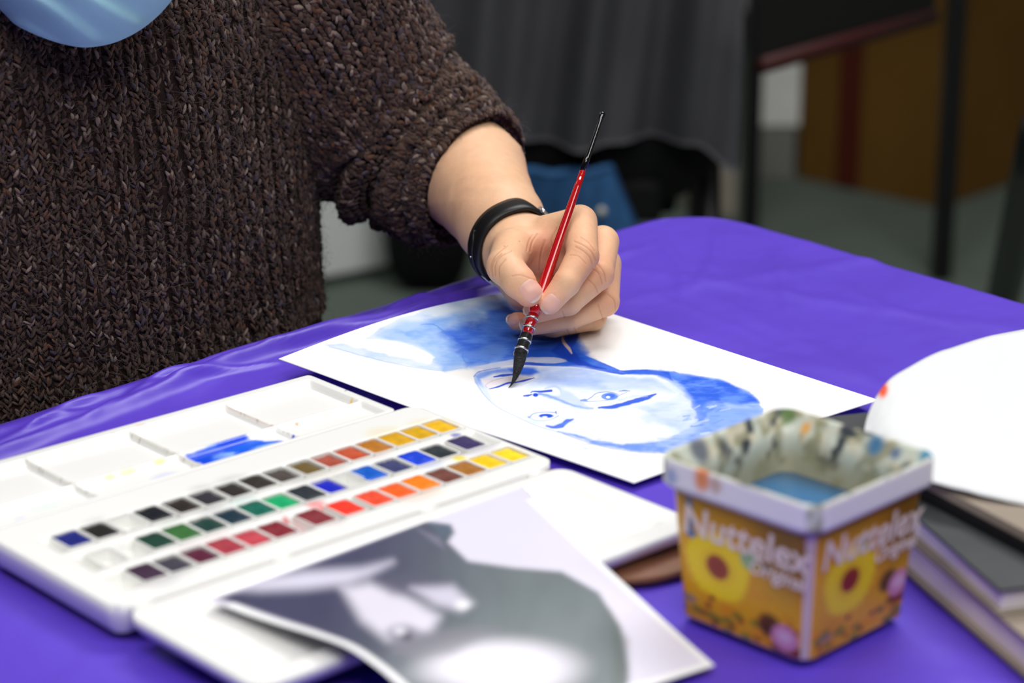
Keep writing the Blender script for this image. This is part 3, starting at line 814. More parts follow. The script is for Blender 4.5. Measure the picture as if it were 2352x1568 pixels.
# ------------------------------------------------------------------ tub of rinsing water
def build_tub():
    front = T(1845, 1536, .74); c = np.array([front[0] + .001, front[1] + .0545, .74])
    rot = math.radians(45)
    root = empty('plastic_tub', (c[0], c[1], .7395), 'yellow sunflower margarine tub with paint stained rim holding blue rinse water', 'tub', rz=rot)
    H = .0815; hb, ht = .0372, .0428
    def loop(h, z, r, n=7):
        out = []
        for (sx, sy, a0) in ((1, 1, 0), (-1, 1, 90), (-1, -1, 180), (1, -1, 270)):
            for k in range(n + 1):
                a = math.radians(a0 + 90 * k / n)
                out.append((sx * (h - r) + r * math.cos(a), sy * (h - r) + r * math.sin(a), z))
        return out
    def loft(name, loops, m, close_top=None, close_bot=None, colf=None, parent=root, sub=1):
        n = len(loops[0]); V = [p for l in loops for p in l]; Fq = []
        for i in range(len(loops) - 1):
            for j in range(n): Fq.append((i * n + j, i * n + (j + 1) % n, (i + 1) * n + (j + 1) % n, (i + 1) * n + j))
        if close_bot: Fq.append(tuple(range(n - 1, -1, -1)))
        if close_top: Fq.append(tuple(range((len(loops) - 1) * n, len(loops) * n)))
        cc = colf(np.array(V)) if colf else None
        return obj(name, V, Fq, m, parent, True, cc, local=True)
    rb, rt = .0075, .0085
    wall = lambda t: (hb + (ht - hb) * t)
    loft('body', [loop(hb - .003, 0, rb), loop(hb, .003, rb)] + [loop(wall(z / H), z, rb + (rt - rb) * z / H) for z in (.02, .04, .06, H - .012)], mat('tub_plastic', (226, 220, 232), .4), close_bot=True)
    # rim: a band outside, a lip, then down the inside, stained with old paint
    ro_ = .0462
    def rimcol(V):
        # dense loops are needed for stains: colour from position noise
        x, y, z = V.T
        an = np.arctan2(y, x); n1 = fbm(an * 7 + 9, z * 130, 3, 3); n2 = fbm(an * 13 + 20, z * 240, 13, 3)
        inside = (np.maximum(abs(x), abs(y)) < ro_ - .0004) & (z > -1) | (z > H - .0004)
        base = lin((242, 240, 244))
        c = np.tile(base, (len(V), 1))
        st = lin((206, 212, 198)) * np.ones((len(V), 1))
        st = st * (1 - smooth(.5, .6, n1)[:, None]) + lin((158, 156, 128)) * smooth(.5, .6, n1)[:, None]
        st = st * (1 - smooth(.58, .66, n2)[:, None]) + lin((212, 205, 182)) * smooth(.58, .66, n2)[:, None]
        st = st * (1 - smooth(.66, .72, fbm(an * 6 + 40, z * 110, 33, 3))[:, None]) + lin((60, 66, 74)) * smooth(.66, .72, fbm(an * 6 + 40, z * 110, 33, 3))[:, None]
        low = smooth(H - .010, H - .022, z)[:, None]
        st = st * (1 - .75 * low) + lin((168, 160, 124)) * .75 * low
        k = (inside & True)[:, None]
        c = np.where(k, st, c)
        # a few fixed drips, with their own place on the rim
        for (dx, dy, dz, r, col) in ((.0425, .040, H - .004, .0045, (70, 105, 20)), (.044, .044, H - .010, .004, (120, 140, 30)), (.0425, .028, H - .008, .0035, (240, 165, 30)), (.0425, -.012, H - .004, .0045, (70, 120, 160)), (.0425, -.024, H - .006, .003, (90, 110, 150)),
                                     (.043, -.041, H, .005, (60, 140, 175)), (-.004, .0425, H - .01, .005, (70, 72, 82)), (-.02, .0425, H - .004, .006, (112, 118, 128)), (-.046, .018, H - .004, .0045, (240, 150, 95)), (-.046, .036, H - .008, .003, (150, 170, 215)), (-.0462, .010, H - .005, .003, (205, 170, 150))):
            d = np.sqrt((x - dx) ** 2 + (y - dy) ** 2 + (.7 * (z - dz)) ** 2)
            a = smooth(r * 1.3, r * .6, d)[:, None]; c = c * (1 - a) + lin(col) * a
        return c
    ro = .0462
    def dense(h, z, r, m=34):
        P = np.array(loop(h, z, r)); P = np.vstack([P, P[:1]])
        s = np.concatenate([[0], np.cumsum(np.linalg.norm(np.diff(P, axis=0), axis=1))])
        t = np.linspace(0, s[-1], 4 * m, endpoint=False)
        return [tuple(np.interp(q, s, P[:, i]) for i in range(3)) for q in t]
    loops = [dense(ht - .001, H - .0135, rt), dense(ro - .0012, H - .0140, rt + .001), dense(ro, H - .0125, rt + .001)]
    loops += [dense(ro, z, rt + .001) for z in np.linspace(H - .011, H - .0012, 8)]
    loops += [dense(ro - .0006, H, rt + .001), dense(ro - .0018, H - .0002, rt)]
    loops += [dense(ro - .0018 - .0056 * k / 6, H - .0002 - .0085 * k / 6, rt - .0008) for k in range(1, 7)]
    loops += [dense(ht - .0046 - .0062 * (k / 20) * .75, H - .0087 - .054 * k / 20, rt - .0012) for k in range(1, 21)]
    loft('rim', loops, mat('stained_tub_plastic', (220, 220, 220), .42, attr='Col'), colf=rimcol)
    hw = ht - .0055
    wz = H - .0275
    wl = [loop(wall(wz / H) - .0046, wz, rb)]
    loft('rinse_water', [loop(wall(.012 / H) - .0065, .012, rb), wl[0]], mat('blue_water', (46, 120, 178), .06, .5, noise=.1, nscale=30), close_top=True, close_bot=True)
    # printed sides: two that face the viewer, and the same print on the other two
    def side_print(k):
        nu, nv = 150, 150
        U, Vv = np.meshgrid(np.linspace(-1, 1, nu), np.linspace(0, 1, nv), indexing='ij')
        z = .003 + Vv * (H - .0165 - .003)
        hh = hb + (ht - hb) * z / H
        half = hh - .0022
        x = U * half; rr = .0045
        bend = np.clip(np.abs(x) - (hh - rb), 0, None)
        y = -(hh + .00025) + np.where(bend > 0, rb - np.sqrt(np.clip(rb ** 2 - bend ** 2, 0, None)), 0)
        u = (U + 1) / 2; v = Vv
        c = Canvas(u.reshape(-1), v.reshape(-1), (224, 152, 12))
        uu, vv = c.x, c.y
        top = smooth(.55, 1.0, vv + .25 * (uu - .5))[:, None]
        c.c = lin((230, 168, 12)) * (1 - top) + lin((190, 136, 8)) * top
        br = smooth(.5, .72, fbm(uu * 5, vv * 5, 60 + k))
        c.lay(br * .4, (212, 132, 10))
        c.spot(.86, .78, .22, .3, (112, 72, 12), .7, .75)
        sf = (.33, .50) if k == 0 else (.36, .52)
        r = np.hypot((uu - sf[0]) * 1.0, (vv - sf[1]) * .93); th = np.arctan2(vv - sf[1], uu - sf[0])
        pet = .235 * (1 + .10 * np.abs(np.sin(th * 11)) + .03 * np.sin(th * 5))
        c.lay(smooth(.012, -.02, r - pet), (250, 216, 4))
        c.lay(smooth(.03, .0, np.abs(r - .12)) * .35, (222, 160, 6))
        c.lay(smooth(.012, -.012, r - .092), (162, 52, 16))
        c.lay(smooth(.03, 0, r - .05) * .6, (130, 26, 16))
        # field of small flowers and leaves along the bottom
        rg = np.random.default_rng(5 + k)
        for q in range(26):
            fx, fy = rg.uniform(0, 1), rg.uniform(.02, .26) * (1 - .3 * rg.random())
            c.spot(fx, fy, .05, .035, (232, 150, 14), .4, .8)
            if q % 2: c.spot(fx, fy, .024, .02, (96, 42, 18), .4, .9)
        for q in range(16):
            c.spot(rg.uniform(0, 1), rg.uniform(0, .17), .045, .028, (92, 112, 26), .5, .75)
        c.spot(.08, .16, .06, .035, (150, 130, 130), .4, .8) if k == 0 else c.spot(.16, .12, .07, .03, (150, 130, 120), .4, .8)
        bx = (.86, .13) if k == 0 else (.88, .30)
        c.spot(bx[0] - .12, bx[1] + .06, .09, .09, (70, 26, 16), .3, .9)
        c.spot(bx[0] + .04, bx[1] - .10, .14, .07, (120, 20, 16), .4, .85)
        c.spot(bx[0], bx[1], .105, .105, (214, 140, 178), .12)
        c.spot(bx[0], bx[1] + .01, .06, .05, (234, 196, 220), .5, .8)
        # paint splashes on the outside of the tub
        if k == 0:
            c.spot(.13, .86, .028, .16, (104, 128, 160), .3, .95); c.spot(.13, .70, .04, .035, (74, 126, 178), .3, .95)
            c.spot(.575, .66, .065, .085, (142, 186, 138), .25, .95); c.spot(.70, .64, .045, .035, (44, 40, 36), .4, .9)
        else:
            c.spot(.455, .77, .034, .085, (136, 184, 128), .25, .95)
        c.lay(smooth(.975, .985, uu if k == 0 else 1 - uu), (224, 200, 196))
        M4 = Matrix.Rotation(math.radians([270, 0, 90, 180][k]), 3, 'Z')
        P = np.stack([x, y, z], -1).reshape(-1, 3) @ np.array(M4).T
        obj('label_print', P, grid_faces(nu, nv), mat('label_ink', (220, 150, 20), .35, .5, attr='Col'), root, True, c.c, local=True)
        # lettering, raised a hair over the print
        def letters(txt, size, u0, v0, ang, shear=.18, bold=.0):
            cu = bpy.data.curves.new('lettering', 'FONT'); cu.body = txt; cu.size = size; cu.shear = shear; cu.offset = bold; cu.extrude = .0001
            cu.space_character = 1.0
            tmp = bpy.data.objects.new('t', cu); COL.objects.link(tmp)
            bpy.context.view_layer.update()
            me = bpy.data.meshes.new_from_object(tmp.evaluated_get(bpy.context.evaluated_depsgraph_get()))
            bpy.data.objects.remove(tmp)
            z0 = .003 + v0 * (H - .0195); h0 = hb + (ht - hb) * z0 / H
            tilt = math.atan2(ht - hb, H)
            A = Matrix.Translation((-(h0 - .0035) + 2 * (h0 - .0035) * u0, -(h0 + .0006), z0)) @ Matrix.Rotation(math.pi / 2 + tilt, 4, 'X') @ Matrix.Rotation(ang, 4, 'Z')
            me.transform(M4.to_4x4() @ A)
            me.materials.append(mat('cream_lettering', (240, 222, 212), .4))
            o = bpy.data.objects.new('lettering', me); COL.objects.link(o); o.parent = root
        letters('Nuttelex', .0202, .045, .70, .0, .12, .0004)
        letters('Original', .0098, .58, .565, .0, .25, .0002)
    # face 0 looks left towards the viewer, face 1 looks right
    for k in range(2): side_print(k)
build_tub()

# ------------------------------------------------------------------ sketchbooks and loose sheet
def build_books():
    a0 = T(1848, 961, .772); a1 = T(2300, 1392, .765)
    ex = (a1 - a0)[:2]; ln = float(np.linalg.norm(ex)); ex = ex / ln
    ey = np.array([-ex[1], ex[0]])                      # away to the right
    def slab(name, o, L, Wd, z0, z1, m, root, bev=.001, turn=0.0):
        c_, s_ = math.cos(turn), math.sin(turn)
        e1 = np.array([ex[0] * c_ - ex[1] * s_, ex[0] * s_ + ex[1] * c_]); e2 = np.array([-e1[1], e1[0]])
        cen = o + e1 * L / 2 + e2 * Wd / 2
        A = Matrix.Translation((cen[0], cen[1], (z0 + z1) / 2)) @ Matrix.Rotation(math.atan2(e1[1], e1[0]), 4, 'Z')
        return MB().box((0, 0, 0), (L, Wd, z1 - z0), bev=bev, M=A).build(name, m, root, False)
    m_page = mat('cream_page_edges', (250, 240, 222), .7, .2, noise=.1, nscale=4); m_page2 = mat('white_page_edges', (246, 240, 243), .7, .2, noise=.08)
    m_grey = mat('dark_grey_cover', (66, 69, 71), .5, .35, noise=.1, nscale=30); m_black = mat('black_cover', (20, 20, 22), .4, .4)
    m_tan = mat('taupe_board', (150, 138, 124), .6, .3, noise=.06)
    o0 = a0[:2]
    # lowest book
    r = empty('sketchbook', (*(o0 + ex * .2 + ey * .12), .739), 'lowest sketchbook of the stack, cream pages between taupe boards', 'sketchbook', 'sketchbooks at the right edge')
    ob = o0 + ex * .050 + ey * -.004
    slab('back_cover', ob, .300, .235, .7392, .7420, m_tan, r, .0008, .03); slab('pages', ob + ex * .003 + ey * .003, .294, .229, .7420, .7565, m_page, r, .0006, .03); slab('front_cover', ob, .300, .235, .7565, .7585, m_tan, r, .0006, .03)
    # middle book with the dark grey cover
    r = empty('sketchbook', (*(o0 + ex * .15 + ey * .12), .757), 'dark grey covered sketchbook with white page edges, middle of the stack', 'sketchbook', 'sketchbooks at the right edge')
    slab('back_cover', o0, ln - .003, .245, .7588, .7600, m_tan, r, .0005); slab('pages', o0 + ex * .002 + ey * .003, ln - .008, .240, .7600, .7700, m_page2, r, .0005); slab('front_cover', o0, ln - .003, .245, .7700, .7720, m_grey, r, .0007)
    # thin top pad, black cover, lying further back
    r = empty('sketch_pad', (*(o0 + ex * .12 + ey * .14), .769), 'thin black covered pad with taupe page edges, topmost of the stack', 'sketch pad')
    b0 = T(2096, 1098, .781)[:2]; b1 = T(2420, 1268, .781)[:2]; tn = math.atan2((b1 - b0)[1], (b1 - b0)[0]) - math.atan2(ex[1], ex[0])
    slab('back_cover', b0, .235, .15, .7722, .7734, m_black, r, .0004, tn); slab('cover', b0, .235, .15, .7734, .7790, m_black, r, .0004, tn); slab('pages', b0, .235, .15, .7790, .7840, m_tan, r, .0006, tn)
    # loose white sheet curling over the pad
    pts = [(1981, 1022), (1990, 965), (2012, 912), (2040, 874), (2090, 842), (2150, 810), (2200, 793), (2260, 775), (2310, 764), (2400, 748), (2520, 735)]
    low = [(1981, 1022), (2030, 1052), (2080, 1080), (2130, 1102), (2190, 1118), (2250, 1133), (2310, 1147), (2352, 1156), (2420, 1170), (2500, 1185), (2600, 1200)]
    n = 60; m = 40
    U = catmull(np.array(pts, float), n); L = catmull(np.array(low, float), n)
    V = np.zeros((n, m, 3))
    for i in range(n):
        t = i / (n - 1)
        za = .7885 + .006 * math.sin(math.pi * min(1, t * 1.2))
        zb = .7862 + .002 * math.sin(t * 5)
        A_, B_ = T(*U[i], za + .004 * smooth(0, .3, t)), T(*L[i], zb)
        for j in range(m):
            s = j / (m - 1)
            V[i, j] = A_ * (1 - s) + B_ * s
            V[i, j, 2] += .005 * math.sin(math.pi * s) * smooth(0, .2, t) + .0006 * (vnoise(np.array(i * .3), np.array(j * .3), 5) - .5)
    Vt = V.reshape(-1, 3)
    k = n * m
    idx = np.arange(k).reshape(n, m); ring = np.concatenate([idx[:-1, 0], idx[-1, :-1], idx[:0:-1, -1], idx[0, :0:-1]])
    cur = np.arange(k, k + len(ring)); nx = np.roll(np.arange(len(ring)), -1)
    c = Canvas(*pix(Vt), (224, 226, 227)); c.spot(2027, 893, 12, 20, (232, 92, 52), .4)
    o = obj('loose_sheet', np.vstack([Vt, Vt[ring] - np.array([0, 0, .0006])]), np.vstack([grid_faces(n, m), np.stack([ring, cur, cur[nx], ring[nx]], -1)]), mat('sheet_paper', (244, 244, 244), .7, .2, attr='Col', bump=.1, bscale=200), None, True,
            np.vstack([c.c, np.tile(lin((240, 240, 240)), (len(ring), 1))]))
    tag(o, 'blank white sheet with an orange smudge curling over the sketchbook stack', 'paper sheet')
build_books()

# ------------------------------------------------------------------ paint brush
def build_brush():
    tip = np.array([1168.0, 890.0]); end = np.array([1385.0, 258.0])
    _x, _y = pix(PAPER.reshape(-1, 3)); _i = int(np.argmin((_x - 1168) ** 2 + (_y - 890) ** 2))
    dt = float((PAPER.reshape(-1, 3)[_i] - CAM) @ CF * 100 - D0) - .12
    def at(py, off=0.0):
        t = (890 - py) / 632.0
        p = tip + (end - tip) * t
        return W(p[0] + off, p[1], dt + (7.0 - dt) * t)
    root = empty('paint_brush', at(890), 'slim red and black watercolour brush with clear ferrule held over the painting', 'paint brush')
    def part(name, ys, rs, m, n=20, offs=None):
        P = [at(y, 0 if offs is None else offs[i]) for i, y in enumerate(ys)]
        return MB().tube(P, [r / 100 for r in rs], n).build(name, m, root)
    red = mat('red_lacquer', (176, 6, 16), .12, .6, coat=.8, noise=.05, nscale=30); blk = mat('black_lacquer', (6, 6, 8), .12, .6, coat=.8)
    # bristles: bent towards the tip
    ys = [890, 886, 878, 866, 851, 835, 822, 812, 800, 785, 768]
    part('bristles', ys, [.012, .04, .085, .16, .25, .325, .365, .36, .33, .32, .31], mat('dark_bristles', (22, 24, 26), .5, .4, noise=.35, nscale=300, bump=.8, bscale=900), 20, [0, 3.0, 5.5, 7, 6.5, 5, 3, 1.5, .5, 0, 0])
    part('core_handle', [768, 762, 745, 722], [.2, .28, .30, .30], red)
    gl = mat('clear_ferrule', (255, 255, 255), .04, .5, trans=1.0, ior=1.12)
    part('ferrule', [818, 815, 800, 770, 735, 722], [.40, .405, .385, .365, .345, .325], gl)
    wire = mat('silver_wire', (205, 207, 210), .25, .5, metal=1.0)
    for y, r in ((803, .40), (783, .385), (753, .362), (732, .35)):
        part('wire_ring', [y + 2.2, y + 1.2, y - 1.2, y - 2.2], [r, r + .035, r + .035, r], wire)
    part('handle', [722, 700, 660, 620, 580, 530, 480, 430, 394], [.325, .345, .345, .325, .30, .27, .245, .215, .195], red)
    part('handle_end', [394, 360, 330, 300, 280, 272, 266, 261, 258.5, 257.5], [.195, .18, .17, .155, .15, .165, .195, .19, .13, .03], blk)
    # the tiny silver lettering on the dark end, too small to read
    b = MB()
    for y in list(np.arange(292, 322, 4.2)) + list(np.arange(345, 378, 4.2)):
        t = (890 - y) / 632; r = np.interp(y, [280, 394], [.15, .195])
        p = W(*(tip + (end - tip) * t + np.array([-r * 27, -r * 9])), 7 * t - r * .55)
        b.box((p[0], p[1], p[2]), (.0003, .0003, .0006), .4)
    b.build('lettering', mat('silver_ink', (170, 170, 172), .4), root, False)
build_brush()

# ------------------------------------------------------------------ the person
def cc(px, py, d):
    D = D0 + d
    return np.array([(px - 1176) / F_PX * D, -(py - 784) / F_PX * D, d])
def cam_to_world(P):
    P = np.asarray(P)
    return CAM + (P[:, :1] * CR + P[:, 1:2] * CU + (P[:, 2:3] + D0) * CF) / 100
def world_to_cam(p):
    v = (np.asarray(p) - CAM) * 100
    return np.array([v @ CR, v @ CU, v @ CF - D0])

def smin(a, b, k):
    h = np.clip(.5 + .5 * (b - a) / k, 0, 1)
    return b + (a - b) * h - k * h * (1 - h)

def seg_d(X, Y, Z, a, b, ra, rb):
    e = b - a; L = e @ e + 1e-9
    t = np.clip(((X - a[0]) * e[0] + (Y - a[1]) * e[1] + (Z - a[2]) * e[2]) / L, 0, 1)
    return np.sqrt((X - a[0] - t * e[0]) ** 2 + (Y - a[1] - t * e[1]) ** 2 + (Z - a[2] - t * e[2]) ** 2) - (ra + (rb - ra) * t)

FING = {
    'thumb':  [(1176, 572, 5.6, 1.22), (1160, 612, 2.6, 1.10), (1192, 648, 1.35, .98), (1214, 674, 1.05, .80)],
    'index':  [(1332, 510, 6.2, 1.08), (1338, 588, 2.7, .97), (1301, 650, 1.45, .81), (1262, 697, 1.25, .67)],
    'middle': [(1384, 556, 8.2, 1.05), (1374, 630, 4.7, .94), (1306, 694, 3.7, .78), (1234, 716, 3.5, .66)],
    'ring':   [(1390, 606, 10.0, 1.02), (1388, 692, 6.7, .92), (1306, 730, 5.5, .76), (1221, 745, 4.7, .66)],
    'little': [(1384, 655, 11.4, .98), (1362, 728, 8.7, .82), (1272, 749, 7.2, .68), (1187, 738, 6.7, .58)],
}
PALM = [  # (point, r) -> (point, r)
    ((1190, 572, 9.6, 1.7), (1305, 522, 7.2, 1.12)), ((1205, 578, 10.2, 1.75), (1370, 566, 8.8, 1.08)),
    ((1205, 600, 10.6, 1.75), (1384, 612, 10.4, 1.05)), ((1200, 625, 10.6, 1.7), (1376, 660, 11.6, 1.0)),
    ((1188, 580, 9.2, 1.85), (1176, 578, 6.2, 1.35)),                       # thenar
    ((1196, 640, 9.6, 1.5), (1205, 668, 8.6, 1.30)),                        # heel of the hand
    ((1196, 566, 6.9, 1.0), (1300, 548, 7.3, .75)),                         # web of thumb and index
    ((1215, 590, 7.6, 1.0), (1330, 600, 8.2, .9)),
]
ARM = [((1187, 572, 9.4, 2.15), (1187, 572, 9.4, 2.15)), ((1187, 572, 9.6, 2.2), (1150, 512, 12.5, 2.75)), ((1150, 512, 12.5, 2.75), (1076, 396, 19.4, 3.75)), ((1076, 396, 19.4, 3.75), (940, 300, 26, 4.0)), ((940, 300, 26, 4.0), (690, -60, 16, 4.6))]

def finger_field(X, Y, Z, pts, k=.18):
    f = None
    for i in range(len(pts) - 1):
        a, b = pts[i], pts[i + 1]
        d = seg_d(X, Y, Z, cc(*a[:3]), cc(*b[:3]), a[3], b[3])
        f = d if f is None else smin(f, d, k)
    return f

def hand_sdf(X, Y, Z):
    palm = None
    for a, b in PALM:
        d = seg_d(X, Y, Z, cc(*a[:3]), cc(*b[:3]), a[3], b[3])
        palm = d if palm is None else smin(palm, d, .55)
    for a, b in ARM[:3]:
        d = seg_d(X, Y, Z, cc(*a[:3]), cc(*b[:3]), a[3], b[3])
        palm = smin(palm, d, .7)
    f = None
    for nme in ('thumb', 'index', 'middle', 'ring', 'little'):
        d = finger_field(X, Y, Z, FING[nme])
        f = d if f is None else smin(f, d, .09)
    return smin(palm, f, .30)

def surface_nets(f, xs, ys, zs):
    s = f < 0
    n = f.shape
    dims = (n[0] - 1, n[1] - 1, n[2] - 1)
    ids = []; pts = []; quads = []
    ax = (xs, ys, zs)
    for a in range(3):
        sl0 = [slice(None)] * 3; sl1 = [slice(None)] * 3
        sl0[a] = slice(0, -1); sl1[a] = slice(1, None)
        cr = np.argwhere(s[tuple(sl0)] != s[tuple(sl1)])
        i1 = cr.copy(); i1[:, a] += 1
        f0 = f[tuple(cr.T)]; f1 = f[tuple(i1.T)]
        t = f0 / (f0 - f1)
        P = np.stack([ax[q][cr[:, q]] for q in range(3)], -1).astype(float)
        P[:, a] = ax[a][cr[:, a]] * (1 - t) + ax[a][i1[:, a]] * t
        b, c = (a + 1) % 3, (a + 2) % 3
        cell = []
        for (ob, oc) in ((-1, -1), (0, -1), (0, 0), (-1, 0)):
            q = cr.copy(); q[:, b] += ob; q[:, c] += oc; cell.append(q)
        ok = np.all([(q[:, w] >= 0) & (q[:, w] < dims[w]) for q in cell for w in range(3)], axis=0)
        lid = [(q[:, 0] * dims[1] + q[:, 1]) * dims[2] + q[:, 2] for q in cell]
        for l in lid: ids.append(l[ok]); pts.append(P[ok])
        qd = np.stack([l[ok] for l in lid], -1)
        flip = f0[ok] > 0
        qd[flip] = qd[flip][:, ::-1]
        quads.append(qd)
    ids = np.concatenate(ids); pts = np.vstack(pts); quads = np.vstack(quads)
    u, inv = np.unique(ids, return_inverse=True)
    cnt = np.bincount(inv)
    V = np.stack([np.bincount(inv, pts[:, q]) / cnt for q in range(3)], -1)
    return V, np.searchsorted(u, quads)

# torso frame: the sitter faces the table edge
TS = np.array([ET[0], ET[1], 0]); TN = np.array([ET[1], -ET[0], 0])
TC = np.array([-.300, .172, 0])

def build_person():
    root = empty('person', (TC[0], TC[1], 0), 'person in a brown knitted sweater and blue face mask painting with the left hand', 'person')
    # ---- body: one continuous surface
    hx = (-2.9, 7.0); hy = (-.2, 9.0); hz = (-.1, 13.5)
    def axis(lo, hi, a, b, fine, coarse):
        return np.concatenate([np.arange(lo, a, coarse), np.arange(a, b, fine), np.arange(b, hi, coarse)])
    xs = axis(-52, 12, hx[0], hx[1], .065, .8); ys = axis(-34, 46, hy[0], hy[1], .065, .8); zs = axis(-16, 52, hz[0], hz[1], .075, .8)
    f = np.full((len(xs), len(ys), len(zs)), 9.0, np.float32)
    def block(lo, hi):
        return (slice(max(0, np.searchsorted(xs, lo[0]) - 1), np.searchsorted(xs, hi[0]) + 1), slice(max(0, np.searchsorted(ys, lo[1]) - 1), np.searchsorted(ys, hi[1]) + 1), slice(max(0, np.searchsorted(zs, lo[2]) - 1), np.searchsorted(zs, hi[2]) + 1))
    def put(a, b, k):
        pa, pb = np.array(a[:3]), np.array(b[:3]); m = max(a[3], b[3]) + 3
        B = block(np.minimum(pa, pb) - m, np.maximum(pa, pb) + m)
        X, Y, Z = np.meshgrid(xs[B[0]], ys[B[1]], zs[B[2]], indexing='ij')
        f[B] = smin(f[B], seg_d(X, Y, Z, pa, pb, a[3], b[3]), k)
    B = block((hx[0] - 3, hy[0] - 2, hz[0] - 2), (hx[1] + 2, hy[1] + 4, 20))
    X, Y, Z = np.meshgrid(xs[B[0]], ys[B[1]], zs[B[2]], indexing='ij')
    f[B] = np.minimum(f[B], hand_sdf(X.astype(np.float32), Y.astype(np.float32), Z.astype(np.float32)))
    for a, b in ARM[3:]:
        put((*cc(*a[:3]), a[3]), (*cc(*b[:3]), b[3]), .8)
    put((*cc(*ARM[2][0][:3]), ARM[2][0][3]), (*cc(*ARM[2][1][:3]), ARM[2][1][3]), .1)
    wp = lambda s, n, z: world_to_cam(TC + TS * s + TN * n + np.array([0, 0, z]))
    sh_l = cc(690, -60, 16)
    put((*wp(.07, 0, .60), 9), (*wp(.07, 0, .92), 9), 2); put((*wp(-.07, 0, .60), 9), (*wp(-.07, 0, .92), 9), 2)
    put((*sh_l, 4.6), (*wp(.06, 0, .95), 6.5), 2); put((*wp(-.15, -.01, .95), 5.2), (*wp(-.02, 0, .96), 6.5), 2)
    put((*wp(-.16, -.005, .94), 4.2), (*wp(-.24, .035, .77), 3.4), 1); put((*wp(-.24, .035, .77), 3.4), (*wp(-.16, .155, .63), 2.6), 1)
    head = cc(120, -330, 0); jaw = cc(178, -130, -4.5)
    put((*wp(0, 0, .97), 6), (*((head + jaw) / 2 + np.array([0, 0, 4])), 5.2), 1.5)
    put((*head, 7.4), (*(head + np.array([-1.0, .8, 4])), 7.6), 1); put((*head, 6.6), (*jaw, 4.4), 1.5)
    put((*(jaw + np.array([.9, 2.2, -3.6])), .9), (*(jaw + np.array([.5, 4.2, -2.8])), .7), .8)         # nose, under the mask
    sdv = np.array([.94, 0, .35])
    for q in (-1, 1):
        put((*(head + sdv * 7.5 * q + np.array([0, -1.8, 1.5])), 1.0), (*(head + sdv * 7.8 * q + np.array([0, .8, 1.9])), 1.2), .6)      # ears
    V, Q = surface_nets(f, xs, ys, zs)
    # light smoothing, then normals
    e = np.vstack([Q[:, [0, 1]], Q[:, [1, 2]], Q[:, [2, 3]], Q[:, [3, 0]]])
    def relax(V, k, w):
        for _ in range(k):
            s = np.stack([np.bincount(e[:, 0], V[e[:, 1], q], len(V)) + np.bincount(e[:, 1], V[e[:, 0], q], len(V)) for q in range(3)], -1)
            c = np.bincount(e[:, 0], minlength=len(V)) + np.bincount(e[:, 1], minlength=len(V))
            V = V * (1 - w) + w * s / c[:, None]
        return V
    V = relax(V, 2, .5)
    def normals(V):
        nq = np.cross(V[Q[:, 2]] - V[Q[:, 0]], V[Q[:, 3]] - V[Q[:, 1]])
        N = np.stack([sum(np.bincount(Q[:, j], nq[:, q], len(V)) for j in range(4)) for q in range(3)], -1)
        return N / (np.linalg.norm(N, axis=1)[:, None] + 1e-9)
    N = normals(V)
    px = 1176 + V[:, 0] / (V[:, 2] + D0) * F_PX; py = 784 - V[:, 1] / (V[:, 2] + D0) * F_PX
    zc = lambda L: [(1040 + a / 4.126, 440 + b / 4.126) for a, b in L]
    near = np.where((px > 1090) & (px < 1440) & (py > 450) & (py < 790))[0]
    disp = np.zeros(len(V))
    CRE = [  # skin folds: line, depth range (cm), depth of fold, width in px
        ([(1150, 470), (1230, 505), (1310, 565), (1355, 650)], 0, 4.5, .035), ([(1160, 520), (1240, 565), (1300, 625), (1320, 680)], 0, 4.5, .03), ([(1210, 430), (1290, 480), (1345, 560)], 0, 5, .025), ([(1110, 600), (1190, 610), (1260, 680)], 0, 4, .015),
        ([(1320, 725), (1385, 780), (1415, 870)], 2, 7, .03), ([(1370, 690), (1430, 760), (1450, 850)], 2, 7, .03), ([(1280, 830), (1345, 890), (1375, 960)], 2, 7, .03),
        ([(1380, 1070), (1400, 1140), (1425, 1215)], 4, 9, .035), ([(1470, 975), (1530, 1030), (1545, 1130)], 4, 9, .03), ([(1035, 1130), (1060, 1190)], 2, 7, .03),
        ([(1080, 1305), (1110, 1370)], 5, 10, .03), ([(1150, 1290), (1170, 1340)], 5, 10, .02),
        ([(560, 560), (450, 620), (400, 700), (400, 790)], 0, 9, .03), ([(520, 510), (420, 590), (365, 680), (360, 760)], 0, 10, .025), ([(500, 640), (440, 720), (440, 810)], 0, 8, .03), ([(460, 590), (380, 680), (375, 800)], 0, 9, .02),
        ([(735, 570), (755, 480), (800, 400)], 3, 10, .05), ([(820, 740), (835, 600), (875, 460)], 3, 11, .05), ([(955, 540), (935, 450), (985, 340)], 3, 10, .04), ([(700, 560), (720, 470), (760, 410)], 3, 10, .03),
        ([(560, 800), (640, 790), (760, 830), (850, 850)], 0, 3, .02),
    ]
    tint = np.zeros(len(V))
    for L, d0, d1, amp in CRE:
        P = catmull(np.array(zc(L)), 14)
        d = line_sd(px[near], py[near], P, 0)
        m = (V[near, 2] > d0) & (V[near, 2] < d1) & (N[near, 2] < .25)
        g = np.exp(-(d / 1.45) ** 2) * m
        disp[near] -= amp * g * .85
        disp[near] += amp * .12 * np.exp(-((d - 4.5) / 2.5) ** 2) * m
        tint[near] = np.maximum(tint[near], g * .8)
    # fine texture of the skin
    disp[near] += .010 * (fbm(px[near] * .16, py[near] * .16 + V[near, 2], 3, 3) - .5)
    V = V + N * disp[:, None]
    c = Canvas(px, py, (235, 189, 152))
    c.lay(.5 * smooth(.4, .65, fbm(px * .018, py * .018, 12)), (238, 186, 146))
